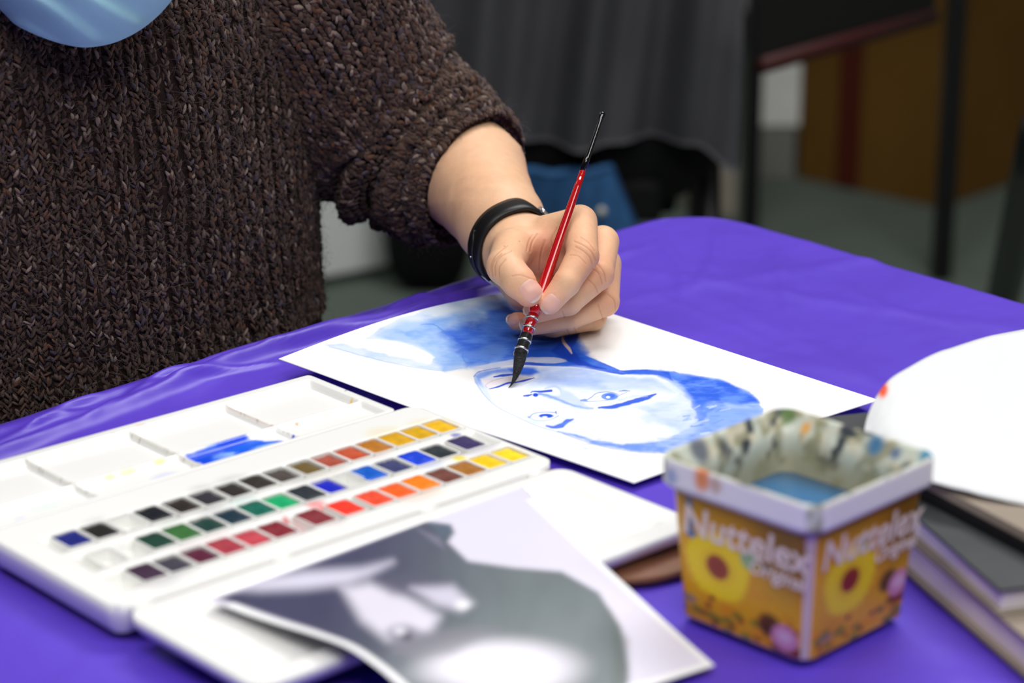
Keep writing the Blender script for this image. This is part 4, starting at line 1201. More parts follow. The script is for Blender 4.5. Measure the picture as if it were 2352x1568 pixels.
    for (a, b, rx, ry, col, al) in ((1345, 585, 40, 50, (226, 160, 124), .5), (1380, 630, 40, 40, (226, 160, 124), .5), (1400, 700, 30, 40, (228, 162, 126), .5), (1225, 690, 45, 35, (234, 168, 140), .6), (1262, 700, 35, 35, (234, 168, 140), .55),
                                    (1190, 735, 60, 40, (232, 158, 136), .6), (1252, 590, 36, 60, (222, 140, 112), .7), (1215, 620, 40, 25, (236, 178, 146), .5), (1343, 485, 40, 25, (230, 176, 138), .4)):
        c.spot(a, b, rx, ry, col, .8, al)
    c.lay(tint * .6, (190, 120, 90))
    for (a, b) in ((1193, 554), (1159, 565)): c.spot(a, b, 1.8, 1.0, (150, 98, 72), .4, .8)
    m_skin = mat('skin', (224, 180, 144), .48, .38, attr='Col', noise=.05, nscale=160, sss=.2, sscale=.003, bump=.13, bscale=1200)
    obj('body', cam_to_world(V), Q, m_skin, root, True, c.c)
    # ---- fingernails
    def nail(cx, cy, axx, axy, hl, hw, dstart, fing, curve=.03):
        axv = np.array([axx, axy]); axv = axv / np.linalg.norm(axv); sd = np.array([-axv[1], axv[0]])
        n1, n2 = 17, 15
        Vv = []; colr = []
        for i in range(n1):
            b = -1 + 2 * i / (n1 - 1)
            for j in range(n2):
                a = -1 + 2 * j / (n2 - 1)
                # squarish base, rounder free edge
                wdt = (1 - abs(b) ** 2.3) ** .5 if b > 0 else (1 - .72 * abs(b) ** 2.6) ** .5 * (1 - smooth(.86, 1, -b) * .35)
                P = np.array([cx, cy]) + axv * b * hl + sd * a * hw * wdt
                Vv.append((P[0], P[1])); colr.append((a, b))
        Vv = np.array(Vv); colr = np.array(colr)
        d = np.full(len(Vv), float(dstart))
        pts = FING[fing]
        for _ in range(60):
            C3 = np.stack([(Vv[:, 0] - 1176) / F_PX * (D0 + d), -(Vv[:, 1] - 784) / F_PX * (D0 + d), d], -1)
            dist = finger_field(C3[:, 0], C3[:, 1], C3[:, 2], pts)
            d = d + np.clip(dist * .8, -.2, .2)
        hitd = np.median(d)
        d = np.minimum(d, hitd + .55)
        rr = np.clip(1 - .5 * (colr[:, 0] ** 2 + colr[:, 1] ** 2), 0, 1)
        edge = (np.abs(np.abs(colr[:, 0]) - 1) < 1e-6) | (np.abs(np.abs(colr[:, 1]) - 1) < 1e-6)
        d = d - .004 - .024 * rr + np.where(edge, .04, 0)
        C3 = np.stack([(Vv[:, 0] - 1176) / F_PX * (D0 + d), -(Vv[:, 1] - 784) / F_PX * (D0 + d), d], -1)
        t = smooth(.70, .80, np.hypot(colr[:, 1], .45 * colr[:, 0]) * (colr[:, 1] > 0))[:, None]
        lun = smooth(-.5, -.95, colr[:, 1])[:, None]
        col = lin((232, 178, 162)) * (1 - t) + lin((246, 230, 206)) * t
        col = col * (1 - .5 * lun) + lin((238, 196, 182)) * .5 * lun
        obj('fingernail', cam_to_world(C3), grid_faces(n1, n2), mat('nail', (228, 168, 152), .36, .4, attr='Col', coat=.0), root, True, col)
    z = lambda a, b: (1040 + a / 4.126, 440 + b / 4.126)
    nail(*z(742, 948), .62, .78, 28, 25, -1.0, 'thumb')
    nail(*z(916, 1068), -.66, .75, 25, 20, -.6, 'index')
    nail(*z(728, 1122), -.85, .5, 16, 15, 2.2, 'middle')
    nail(*z(704, 1266), -.86, .5, 18, 20, 3.4, 'ring')
    nail(*z(566, 1212), -.95, .3, 16, 14, 5.6, 'little')
    return root
PERSON = build_person()

# ------------------------------------------------------------------ sweater
def leaf_cloud(P, Tn, Nn, L, Wd, H, col, name, m, parent):
    """many small yarn loops (spindles): centres, long axes, normals, sizes, colours"""
    k = 5
    tpl = [(-1, 0, 0)]
    for (x, r) in ((-.6, .78), (.05, 1.0), (.62, .72)):
        for j in range(k):
            a = 2 * math.pi * j / k; tpl.append((x, r * math.cos(a), r * math.sin(a)))
    tpl.append((1, 0, 0)); tpl = np.array(tpl); nv = len(tpl)
    Fq = []
    for j in range(k): Fq.append((0, 1 + (j + 1) % k, 1 + j))
    for r in range(2):
        for j in range(k):
            a, b = 1 + r * k + j, 1 + r * k + (j + 1) % k
            Fq += [(a, b, b + k), (a, b + k, a + k)]
    for j in range(k): Fq.append((nv - 1, 1 + 2 * k + j, 1 + 2 * k + (j + 1) % k))
    Fq = np.array(Fq)
    B = np.cross(Nn, Tn)
    V = P[:, None] + tpl[None, :, 0:1] * (L[:, None] * Tn)[:, None] + tpl[None, :, 1:2] * (Wd[:, None] * B)[:, None] + tpl[None, :, 2:3] * (H[:, None] * Nn)[:, None]
    # bow the loop a little
    V += (Nn[:, None] * (H[:, None] * .5)[:, None]) * (1 - tpl[None, :, 0:1] ** 2)
    n = len(P)
    Q = (Fq[None] + (np.arange(n) * nv)[:, None, None]).reshape(-1, 3)
    o = obj(name, V.reshape(-1, 3), Q, m, parent, True, np.repeat(col, nv, 0))
    o['kind'] = 'stuff'
    return o

def yarn_colours(n, u, v, seed):
    pal_ = np.array([lin(c) for c in ((70, 53, 46), (84, 66, 58), (56, 42, 37), (104, 86, 78), (88, 60, 46), (70, 60, 68), (38, 28, 26), (128, 112, 102))])
    w = np.array([.28, .23, .18, .07, .10, .08, .05, .01]); w = w / w.sum()
    r = np.random.default_rng(seed)
    # colour runs along the yarn, so neighbours in a row are alike
    t = fbm(u * 3.1, v * 9.0, seed, 3)
    t = np.clip((t - .5) * 2.0 + .5 + r.normal(0, .20, n), 0, .9999)
    i = np.searchsorted(np.cumsum(w), t)
    i = np.where(r.random(n) < .35, r.choice(len(w), n, p=w), i)
    return pal_[np.clip(i, 0, len(w) - 1)] * r.uniform(.8, 1.2, (n, 1))

def fuzz(P, N, name, m, parent, n, seed, length=.007):
    r = np.random.default_rng(seed); idx = r.integers(0, len(P), n)
    base = P[idx] + N[idx] * .001
    d1 = r.normal(0, 1, (n, 3)); d1 /= np.linalg.norm(d1, axis=1)[:, None]
    d2 = r.normal(0, 1, (n, 3)); d2 /= np.linalg.norm(d2, axis=1)[:, None]
    L = r.uniform(.4, 1.5, (n, 1)) * length
    pts = []
    for k in range(6):
        t = k / 5
        pts.append(base + N[idx] * (.0035 * math.sin(math.pi * t) * r.uniform(.3, 1.0, (n, 1))) + d1 * L * t + d2 * L * .6 * t * t)
    pts = np.stack(pts, 1)
    wv = np.cross(d1, N[idx]); wv /= np.linalg.norm(wv, axis=1)[:, None] + 1e-9
    wd = .00006
    V = np.concatenate([pts - wv[:, None] * wd, pts + wv[:, None] * wd, pts + N[idx][:, None] * wd * 1.5], 1)   # 18 verts
    F1 = []
    for k in range(5):
        F1 += [(k, k + 1, 6 + k + 1, 6 + k), (6 + k, 6 + k + 1, 12 + k + 1, 12 + k), (12 + k, 12 + k + 1, k + 1, k)]
    F1 = np.array(F1)
    Q = (F1[None] + (np.arange(n) * 18)[:, None, None]).reshape(-1, 4)
    o = obj(name, V.reshape(-1, 3), Q, m, parent); o['kind'] = 'stuff'

def build_sweater(root):
    m_base = mat('sweater_wool_base', (46, 35, 31), .95, .1, noise=.45, nscale=260, bump=1.0, bscale=230)
    m_yarn = mat('sweater_yarn', (70, 56, 50), .85, .15, attr='Col', noise=.3, nscale=900, sheen=.12)
    m_fuzz = mat('wool_fuzz', (112, 98, 92), .8, .2, noise=.3, nscale=40)
    # torso
    sec = np.array([(.50, .200, .150), (.62, .200, .142), (.74, .195, .132), (.80, .197, .130), (.86, .197, .128), (.91, .197, .126), (.95, .194, .122), (.985, .180, .114), (1.01, .150, .100), (1.03, .110, .086), (1.05, .080, .074)])
    zz = np.linspace(.50, 1.05, 111)
    aa = np.interp(zz, sec[:, 0], sec[:, 1]); bb = np.interp(zz, sec[:, 0], sec[:, 2])
    nphi = 240
    ph = np.linspace(0, 2 * math.pi, nphi, endpoint=False)
    def torso(phi, z):
        a = np.interp(z, sec[:, 0], sec[:, 1]); b = np.interp(z, sec[:, 0], sec[:, 2])
        wr = .006 * (fbm(np.cos(phi) * 2.2 + z * 3, np.sin(phi) * 2.2 + z * 1.5, 14) - .5) + .0025 * np.sin(phi * 9 + z * 14) * smooth(.95, .75, z)
        e = .92
        cx = np.sign(np.cos(phi)) * np.abs(np.cos(phi)) ** e; sx = np.sign(np.sin(phi)) * np.abs(np.sin(phi)) ** e
        P = TC + (a + wr)[..., None] * cx[..., None] * TS + (b + wr)[..., None] * sx[..., None] * TN
        P[..., 2] = z + .02 * np.sin(phi) * smooth(.9, 1.05, z) * -1
        return P
    PH, ZZ = np.meshgrid(ph, zz, indexing='ij')
    V = torso(PH, ZZ).reshape(-1, 3)
    sw = obj('sweater', V, grid_faces(nphi, len(zz), True), m_base, root)
    r = np.random.default_rng(3)
    # stitches over what can be seen of the torso
    def frame(phi, z):
        e = 1e-3
        P = torso(phi, z); du = torso(phi + e, z) - P; dv = torso(phi, z + e) - P
        du /= np.linalg.norm(du, axis=-1)[..., None]; dv /= np.linalg.norm(dv, axis=-1)[..., None]
        N = np.cross(du, dv); N /= np.linalg.norm(N, axis=-1)[..., None]
        out = np.einsum('...i,...i->...', N, P - TC * np.array([1, 1, 0]) - np.array([0, 0, 1.0]) * P[..., 2:3])
        N = N * np.sign(out)[..., None]
        return P, du, dv, N
    cols = 178; rows = int((1.035 - .715) / .0033)
    C, R = np.meshgrid(np.arange(cols), np.arange(rows), indexing='ij')
    z = .715 + R * .0033; phi = C * 2 * math.pi / cols + .16 * (z - .85) * 1.2 + .05 * (fbm(C * .12, R * .06, 71) - .5) + .018 * (fbm(C * .6, R * .25, 72) - .5)
    C = C.reshape(-1); z = z.reshape(-1); phi = phi.reshape(-1); Rr = R.reshape(-1)
    P, du, dv, N = frame(phi, z)
    keep = (((CAM - P) * N).sum(-1) > -.32)
    x, y = pix(P); keep &= (x > -520) & (y < 1050)
    C, z, phi, P, du, dv, N, Rr = [q[keep] for q in (C, z, phi, P, du, dv, N, Rr)]
    allP = []; allT = []; allN = []; u = []; v = []
    for sgn in (-1, 1):
        n = len(P)
        tilt = .48 * sgn + r.normal(0, .26, n)
        Tn = dv * np.cos(tilt)[:, None] + du * np.sin(tilt)[:, None]
        allP.append(P + du * (sgn * .0013 + r.normal(0, .0006, n))[:, None] + dv * r.normal(0, .0009, n)[:, None] + N * (.0004 + .0016 * (C % 2) + r.normal(0, .0006, n))[:, None])
        allT.append(Tn); allN.append(N); u.append(phi * 2); v.append(z * 90 + Rr * 0)
    P2 = np.vstack(allP); n = len(P2)
    leaf_cloud(P2, np.vstack(allT), np.vstack(allN), r.uniform(.0022, .0038, n), r.uniform(.0008, .00135, n), r.uniform(.0009, .0015, n), yarn_colours(n, np.concatenate(u) * 4, np.concatenate(v) * .35, 4), 'knit_stitches', m_yarn, sw)
    fuzz(P, N, 'wool_fuzz', m_fuzz, sw, 26000, 5)
    # ---- sleeve, pushed up over the elbow
    K = [(420, -95, 16, 5.0), (560, -105, 15.5, 7.0), (680, -25, 17, 7.4), (775, 150, 20, 7.0), (860, 262, 22, 6.5), (968, 345, 21.4, 5.8), (1045, 386, 20.2, 5.0), (1086, 408, 19.4, 4.62)]
    ctl = np.array([W(*k[:3]) for k in K]); ns = 150
    cen = catmull(ctl, ns); rad = np.interp(np.linspace(0, 1, ns), np.linspace(0, 1, len(K)), [k[3] for k in K]) / 100
    t, A, B = frames(cen)
    # the cuff ring: axis leaning towards the viewer, as the forearm does
    tc = W(1130, 455, 17.4) - W(1086, 408, 19.4); tc /= np.linalg.norm(tc)
    # blend the last tangents to the ring axis
    s = np.linspace(0, 1, ns)
    wgt = smooth(.78, 1, s)[:, None] * .15
    tt = t * (1 - wgt) + tc * wgt; tt /= np.linalg.norm(tt, axis=1)[:, None]
    A = [A[0]]
    for i in range(1, ns):
        a = A[-1] - tt[i] * (A[-1] @ tt[i]); A.append(a / np.linalg.norm(a))
    A = np.array(A); B = np.cross(tt, A)
    toCam = -CF
    th0 = np.arctan2(B @ toCam, A @ toCam)                   # angle facing the viewer on each ring
    def sleeve(th, si):
        i = np.clip(si, 0, 1) * (ns - 1); i0 = np.clip(np.floor(i).astype(int), 0, ns - 2); f_ = (i - i0)[..., None]
        lerp = lambda Q: Q[i0] * (1 - f_) + Q[i0 + 1] * f_
        c_, a_, b_ = lerp(cen), lerp(A), lerp(B)
        r_ = np.interp(si, s, rad)
        rel = th - np.interp(si, s, np.unwrap(th0))
        # folds: deep creases running round the arm
        fold = 0
        for (s0, k1, amp, wd) in ((.66, .050, .0075, .016), (.765, -.045, .0085, .014), (.86, -.03, .0065, .013), (.945, -.012, .004, .010), (.56, .06, .004, .018)):
            ss = si - s0 - k1 * np.sin(rel + .4) - .012 * np.sin(rel * 2.3 + s0 * 20)
            fold = fold - 1.5 * amp * np.exp(-(ss / wd) ** 2) + amp * .6 * np.exp(-((ss + wd * 2.2) / (wd * 1.6)) ** 2)
        fold = fold + .010 * (fbm(np.cos(th) * 1.6 + si * 5, np.sin(th) * 1.6 + si * 3, 23) - .5)
        rr = r_ + fold * smooth(.0, .3, si)
        return c_ + rr[..., None] * (np.cos(th)[..., None] * a_ + np.sin(th)[..., None] * b_)
    nth = 120
    TH, SI = np.meshgrid(np.linspace(0, 2 * math.pi, nth, endpoint=False), np.linspace(0, 1, 220), indexing='ij')
    V = sleeve(TH, SI)
    # roll the cuff inwards
    inner = []
    for k, (ds, q) in enumerate(((.0, .985), (-.03, .95), (-.08, .90), (-.14, .88))):
        base = cen[-1] + tt[-1] * ds * .25
        inner.append(base + (V[:, -1] - cen[-1]) * q + tt[-1] * (.0015 if k == 0 else 0))
    V = np.concatenate([V, np.stack(inner, 1)], 1)
    sl = obj('sweater_sleeve', V.reshape(-1, 3), grid_faces(nth, V.shape[1], True), m_base, root)
    cols = 66; rows = 160
    C, R = np.meshgrid(np.arange(cols), np.arange(rows), indexing='ij')
    si = (.10 + .895 * R / rows).reshape(-1); th = (C * 2 * math.pi / cols).reshape(-1); C = C.reshape(-1)
    e = 1e-3
    P = sleeve(th, si); du = sleeve(th + e, si) - P; dv = sleeve(th, np.clip(si + e, 0, 1.0)) - P
    du /= np.linalg.norm(du, axis=1)[:, None]; dv /= np.linalg.norm(dv, axis=1)[:, None] + 1e-9
    N = np.cross(du, dv); N /= np.linalg.norm(N, axis=1)[:, None]
    ce = np.stack([np.interp(si, s, cen[:, q]) for q in range(3)], -1)
    N *= np.sign(((P - ce) * N).sum(-1))[:, None]
    keep = (((CAM - P) * N).sum(-1) > -.35)
    P, du, dv, N, si, th, C = [q[keep] for q in (P, du, dv, N, si, th, C)]
    allP = []; allT = []; allN = []; u = []; v = []
    for sgn in (-1, 1):
        n = len(P); tilt = .5 * sgn + r.normal(0, .18, n)
        Tn = dv * np.cos(tilt)[:, None] + du * np.sin(tilt)[:, None]
        allP.append(P + du * (sgn * .0014 + r.normal(0, .0005, n))[:, None] + dv * r.normal(0, .0006, n)[:, None] + N * (.0010 + .0008 * (C % 2) + r.normal(0, .0005, n))[:, None])
        allT.append(Tn); allN.append(N); u.append(th * 6); v.append(si * 40)
    P2 = np.vstack(allP); n = len(P2)
    leaf_cloud(P2, np.vstack(allT), np.vstack(allN), r.uniform(.0028, .0042, n), r.uniform(.0013, .0019, n), r.uniform(.001, .0018, n), yarn_colours(n, np.concatenate(u), np.concatenate(v), 8) * 1.1, 'knit_stitches', m_yarn, sl)
    fuzz(P, N, 'wool_fuzz', m_fuzz, sl, 3500, 6)
    # other sleeve, hanging down towards the lap (out of frame)
    wp = lambda q, n_, z_: TC + TS * q + TN * n_ + np.array([0, 0, z_])
    Pp = catmull(np.array([wp(-.12, 0, .965), wp(-.20, .0, .90), wp(-.245, .03, .78), wp(-.23, .08, .71), wp(-.17, .15, .635)]), 30)
    MB().tube(Pp, np.interp(np.linspace(0, 1, 30), [0, .3, 1], [.075, .072, .052]), 32).build('sweater_sleeve', m_base, root)
    # trousers below the table
    b = MB()
    m_tr = mat('dark_trousers', (28, 30, 36), .85, .2, noise=.2)
    b.tube(catmull(np.array([wp(0, 0, .46), wp(0, 0, .52), wp(0, 0, .60)]), 8), [.10, .155, .16, .16, .16, .15, .15, .14], 28)
    for q in (-.09, .09):
        b.tube(catmull(np.array([wp(q, -.03, .48), wp(q * 1.2, .18, .475), wp(q * 1.4, .40, .46), wp(q * 1.4, .43, .38), wp(q * 1.4, .41, .10)]), 26), np.interp(np.linspace(0, 1, 26), [0, .5, 1], [.085, .07, .055]), 20)
    b.build('trousers', m_tr, root)
    for q in (-.126, .126):
        MB().tube(catmull(np.array([wp(q, .36, .05), wp(q, .42, .06), wp(q, .52, .04), wp(q, .60, .03)]), 14), [.03, .042, .046, .048, .048, .047, .046, .045, .043, .041, .038, .034, .03, .022], 16).build('shoe', mat('dark_shoe', (22, 22, 24), .5), root)
build_sweater(PERSON)

def build_stool():
    c = TC + TN * -.02
    root = empty('stool', (c[0], c[1], 0), 'dark round stool under the seated person', 'stool')
    m = mat('dark_stool', (30, 30, 32), .5)
    MB().tube([c + np.array([0, 0, z]) for z in (.350, .356, .364, .372)], [.155, .165, .165, .155], 40).build('seat', m, root)
    for k in range(4):
        a = math.pi / 4 + k * math.pi / 2
        d = np.array([math.cos(a), math.sin(a), 0])
        MB().tube([c + d * .18 + np.array([0, 0, 0]), c + d * .12 + np.array([0, 0, .352])], .012, 10).build('leg', m, root)
build_stool()

# ------------------------------------------------------------------ face mask, hair, wristband
def build_wear(root):
    # mask: pleated ellipsoid shell in front of the jaw
    c0 = cc(186, -108, -4.5)
    n1, n2 = 110, 80
    lo, la = np.meshgrid(np.linspace(-1.45, 1.45, n1), np.linspace(-1.75, .9, n2), indexing='ij')
    rx, ry, rz = 6.0, 5.1, 6.4
    x = np.sin(lo); y = np.cos(lo) * np.sin(la); z = -np.cos(lo) * np.cos(la)
    # pleats: steps running along the mask, sagging to the lower right
    q = y * 2.6 + x * 1.15
    q2 = q * 1.05 + .3 * np.sin(x * 3)
    fr = q2 - np.floor(q2)
    st = .30 * (smooth(0, .8, fr) - smooth(.8, 1, fr)) * smooth(-1.6, -1.2, la) 
    k = 1 + (st - .04) / 6 + .012 * (fbm(x * 3, y * 3, 8) - .5)
    chin = 1 + .05 * np.exp(-((lo - .1) / .5) ** 2) * smooth(-.6, -1.3, la) * np.cos(lo)
    P = np.stack([c0[0] + rx * x * k, c0[1] + ry * y * k * chin, c0[2] + rz * z * k], -1)
    n = n1 * n2
    inn = np.stack([c0[0] + rx * x * k * .975, c0[1] + ry * y * k * chin * .975, c0[2] + rz * z * k * .975], -1)
    V = cam_to_world(np.vstack([P.reshape(-1, 3), inn.reshape(-1, 3)]))
    idx = np.arange(n).reshape(n1, n2); ring = np.concatenate([idx[:-1, 0], idx[-1, :-1], idx[:0:-1, -1], idx[0, :0:-1]]); nx = np.roll(np.arange(len(ring)), -1)
    Fq = np.vstack([grid_faces(n1, n2), grid_faces(n1, n2)[:, ::-1] + n, np.stack([ring, ring[nx], ring[nx] + n, ring + n], -1)])
    obj('face_mask', V, Fq, mat('mask_fabric', (172, 224, 234), .75, .2, noise=.06, nscale=30, bump=.1, bscale=400), root)
    # hair: cap over the back and top of the head
    h0 = cc(120, -330, 2.4)
    lo, tq = np.meshgrid(np.linspace(0, 2 * math.pi, 80, endpoint=False), np.linspace(0, 1, 34), indexing='ij')
    face = math.atan2(.35, -.94)                                          # the way the sitter looks
    dfa = np.abs((lo - face + math.pi) % (2 * math.pi) - math.pi)
    l0 = -.75 + 1.30 * smooth(1.5, .7, dfa)
    la = l0 + (1.57 - l0) * tq
    r_ = 9.0 + .2 * np.sin(lo * 31 + np.sin(la * 5)) * np.cos(la)
    P = np.stack([h0[0] + r_ * np.cos(la) * np.sin(lo), h0[1] + .3 + (r_ + .3) * np.sin(la), h0[2] + r_ * np.cos(la) * np.cos(lo)], -1)
    obj('hair', cam_to_world(P.reshape(-1, 3)), grid_faces(80, 34, True)[:, ::-1], mat('dark_hair', (40, 30, 26), .5, .4, noise=.3, nscale=120), root)
    # eyes above the mask, out of frame
    hd, jw = cc(120, -330, 0), cc(178, -130, -4.5)
    fdir = np.array([.35, 0, -.94]); sdir = np.array([.94, 0, .35])
    for q in (-2.9, 2.9):
        e = hd + sdir * q + fdir * (5.4 if q < 0 else 6.35) + np.array([0, -1.6, 0])
        for nm, off, rr, colr in (('eye', 0, 1.15, (235, 232, 226)), ('iris', .72, .58, (62, 44, 32))):
            bm = bmesh.new(); bmesh.ops.create_uvsphere(bm, u_segments=18, v_segments=12, radius=rr)
            V_ = np.array([v.co[:] for v in bm.verts]) + e + fdir * off
            obj(nm, cam_to_world(V_), [[v.index for v in f.verts] for f in bm.faces], mat(nm + '_white' if nm == 'eye' else 'iris_brown', colr, .2), root); bm.free()
    # ---- wristband: black strap round the wrist
    cen = cc(1184, 568, 9.7)
    e1 = np.array([.705, .71, .0]); e2 = np.array([-.60, .60, -.53]); e2 -= e1 * (e1 @ e2); e2 /= np.linalg.norm(e2)
    ax = np.cross(e1, e2); ax = ax if ax[2] > 0 else -ax          # up the forearm
    n = 120; wdt = .62
    blk = mat('black_rubber_strap', (20, 20, 22), .42, .45, noise=.15, nscale=60)
    def strap(phis, rfun, shift, half, th, name, m, parent):
        V = []
        for p in phis:
            rr = rfun(p); dr = math.cos(p) * e1 + math.sin(p) * e2
            c_ = cen + dr * rr + ax * shift(p); h = half(p)
            for (a, b) in ((-h, 0), (-h * .9, th), (-h * .4, th * 1.25), (h * .4, th * 1.25), (h * .9, th), (h, 0), (h * .5, -.05), (-h * .5, -.05)):
                V.append(c_ + ax * a + dr * b)
        k = 8; nn = len(phis); Fq = []
        for i in range(nn - 1):
            for j in range(k): Fq.append((i * k + j, i * k + (j + 1) % k, (i + 1) * k + (j + 1) % k, (i + 1) * k + j))
        Fq.append(tuple(range(k - 1, -1, -1))); Fq.append(tuple(range((nn - 1) * k, nn * k)))
        return obj(name, cam_to_world(np.array(V)), Fq, m, parent)
    r0 = lambda p: 2.50 + .10 * math.exp(-((p - .55) / .3) ** 2)
    wb = strap(np.linspace(-.95, 3.20, n), r0, lambda p: .45 + .22 * math.exp(-((p - .5) / .35) ** 2), lambda p: .88 + .2 * math.exp(-((p - .5) / .4) ** 2) + .10 * math.exp(-((p - 2.6) / .5) ** 2), .20, 'wristband', blk, root)
    strap(np.linspace(1.95, 3.25, 30), lambda p: 2.73, lambda p: .62, lambda p: .40 * (smooth(1.95, 2.25, p) * .92 + .08), .12, 'strap_tail', blk, wb)
    strap(np.linspace(3.08, 4.6, 22), lambda p: 2.58, lambda p: .5, lambda p: .86, .17, 'pale_underside', mat('white_silicone', (226, 222, 226), .4), wb)
    strap(np.linspace(-.55, .12, 16), lambda p: 2.74, lambda p: .52, lambda p: .42, .2, 'silver_case', mat('silver_case', (205, 203, 208), .25, .5, metal=.8), wb)
    p_ = 2.55; dr = math.cos(p_) * e1 + math.sin(p_) * e2
    sp = cen + dr * 2.90 + ax * .35
    MB().tube(cam_to_world(np.array([sp - dr * .05, sp + dr * .03, sp + dr * .05])), [.0007, .0007, .0003], 10).build('stud', mat('steel_stud', (220, 220, 222), .2, metal=1.0), wb)
build_wear(PERSON)

# ------------------------------------------------------------------ background
def build_background():
    Fl = lambda px, py: T(px, py, 0)
    def wbox(name, c, size, m, parent=None, rot=0.0, bev=.004):
        return MB().box(c, size, rot, bev).build(name, m, parent, False)
    blackm = mat('black_metal', (16, 16, 17), .4, .5)
    # pale cabinet behind the sitter
    p0, p1 = Fl(520, 705), Fl(905, 632)
    ex = (p1 - p0)[:2]; L = float(np.linalg.norm(ex)); ex /= L; ey = np.array([-ex[1], ex[0]]); rot = math.atan2(ex[1], ex[0])
    cen = p0[:2] + ex * L / 2 + ey * .2
    r = empty('storage_cabinet', (cen[0], cen[1], 0), 'pale grey cabinet behind the sitter below the sleeve', 'cabinet', rz=rot)
    mg = mat('pale_grey_laminate', (236, 240, 238), .6, .3, noise=.03, nscale=4)
    def lb(name, c, s, m, bev=.003): return obj(name, *(lambda b: (np.array(b.v), b.f))(MB().box(c, s, 0, bev)), m, r, False, local=True)
    lb('carcass', (0, .01, .53), (L, .38, 1.04), mg); lb('plinth', (0, .02, .006), (L - .02, .34, .012), blackm)
    for q in (-1, 1):
        lb('door', (q * L / 4, -.19, .53), (L / 2 - .006, .018, 1.02), mg)
    lb('top', (0, 0, 1.06), (L + .02, .42, .025), mg)
    # things on the floor next to it: dark bag with a green panel
    p = Fl(985, 660)
    r2 = empty('cloth_bag', (p[0], p[1], 0), 'dark bag with a green patch on the floor beside the cabinet', 'bag')
    bm = bmesh.new(); bmesh.ops.create_uvsphere(bm, u_segments=24, v_segments=14, radius=1)
    V = np.array([v.co[:] for v in bm.verts]); Fq = [[v.index for v in f.verts] for f in bm.faces]; bm.free()
    sq = lambda v, e: np.sign(v) * np.abs(v) ** e
    Vb = np.column_stack([sq(V[:, 0], .6) * .075, sq(V[:, 1], .6) * .06, (sq(V[:, 2], .6) + 1) * .15])
    obj('bag_body', Vb + np.array([p[0], p[1], 0]), Fq, mat('black_fabric', (18, 18, 20), .9, .2, noise=.3, nscale=30), r2)
    Vg = np.column_stack([sq(V[:, 0], .5) * .03, sq(V[:, 1], .5) * .01, sq(V[:, 2], .5) * .045])
    obj('green_patch', Vg + np.array([p[0] - .005, p[1] - .066, .17]), Fq, mat('green_fabric', (52, 96, 30), .8, .2), r2)
    Pt = catmull(np.array([(p[0] - .05, p[1], .28), (p[0] - .03, p[1] - .02, .38), (p[0] + .03, p[1] - .02, .38), (p[0] + .05, p[1], .28)]), 16)
    MB().tube(Pt, .008, 8).build('handle', mat('black_fabric', (18, 18, 20)), r2)
    # ---- black chair with a grey cloth over its back
    Dc = 150.0
    base = W(1400, 300, Dc)
    cx, cy = base[0], base[1]
    sz = base[2]
    r3 = empty('padded_chair', (cx, cy, 0), 'black padded chair behind the brush with grey cloth hanging over it', 'chair')
    pad = mat('black_upholstery', (12, 12, 13), .75, .3, noise=.2, nscale=40)
    bs = bmesh.new(); bmesh.ops.create_uvsphere(bs, u_segments=32, v_segments=16, radius=1)
    V = np.array([v.co[:] for v in bs.verts]); Fq = [[v.index for v in f.verts] for f in bs.faces]; bs.free()
    Vs = np.column_stack([sq(V[:, 0], .55) * .140, sq(V[:, 1], .55) * .20, sq(V[:, 2], .7) * .034])
    obj('seat', Vs + np.array([cx + .003, cy + .1, sz - .004]), Fq, pad, r3)
    Vk = np.column_stack([sq(V[:, 0], .55) * .19, sq(V[:, 1], .8) * .025, sq(V[:, 2], .55) * .19])
    obj('backrest', Vk + np.array([cx - .05, cy - .078, W(1300, -330, Dc - 4)[2] - .205]), Fq, pad, r3)
    for (a, b) in ((-.14, -.06), (.13, -.06), (-.15, .27), (.14, .27)):
        MB().tube([(cx + a, cy + b, 0), (cx + a * .9, cy + b, sz)], .013, 10).build('leg', blackm, r3)
    MB().tube([(cx - .14, cy - .04, sz * .5), (cx + .13, cy - .04, sz * .5)], .009, 8).build('stretcher', blackm, r3)
    for a in (-.14, .11):
        MB().tube([(cx + a, cy - .075, sz), (cx + a, cy - .075, sz + .42)], .011, 10).build('back_post', blackm, r3)
    # grey cloth: folds hanging in front of the backrest down to the seat
    n1, n2 = 120, 60
    S, H = np.meshgrid(np.linspace(0, 1, n1), np.linspace(0, 1, n2), indexing='ij')
    xl = W(930, 280, Dc - 4)[0]; xr = W(1672, 300, Dc - 4)[0]
    top = W(1300, -330, Dc - 4)[2]
    lowz = sz + .020 + .006 * np.sin(S * 7 + 1) - .03 * smooth(.86, 1.0, S)
    G = np.clip((H - .28) / .72, 0, 1)
    Z = np.where(H < .22, top - .20 * (1 - H / .22), np.where(H < .28, top + .012 * np.sin(np.pi * (H - .22) / .06), top * (1 - G) + lowz * G))
    back_ = smooth(.28, .22, H)
    H = G
    X = xl + (xr - xl) * S + (.02 * (1 - H)) * np.sin(S * 3)
    Yv = cy - .135 + .022 * np.sin(S * 19 + .6 * np.sin(H * 2)) + .012 * np.sin(S * 41 + H * 2) - .05 * smooth(.8, 1, S) * smooth(0, .6, H)
    Yv = Yv * (1 - back_) + (cy - .020 + .008 * np.sin(S * 19)) * back_
    Vc = np.stack([X, Yv, Z], -1).reshape(-1, 3); n = len(Vc)
    idx = np.arange(n).reshape(n1, n2); ring = np.concatenate([idx[:-1, 0], idx[-1, :-1], idx[:0:-1, -1], idx[0, :0:-1]]); nx = np.roll(np.arange(len(ring)), -1)
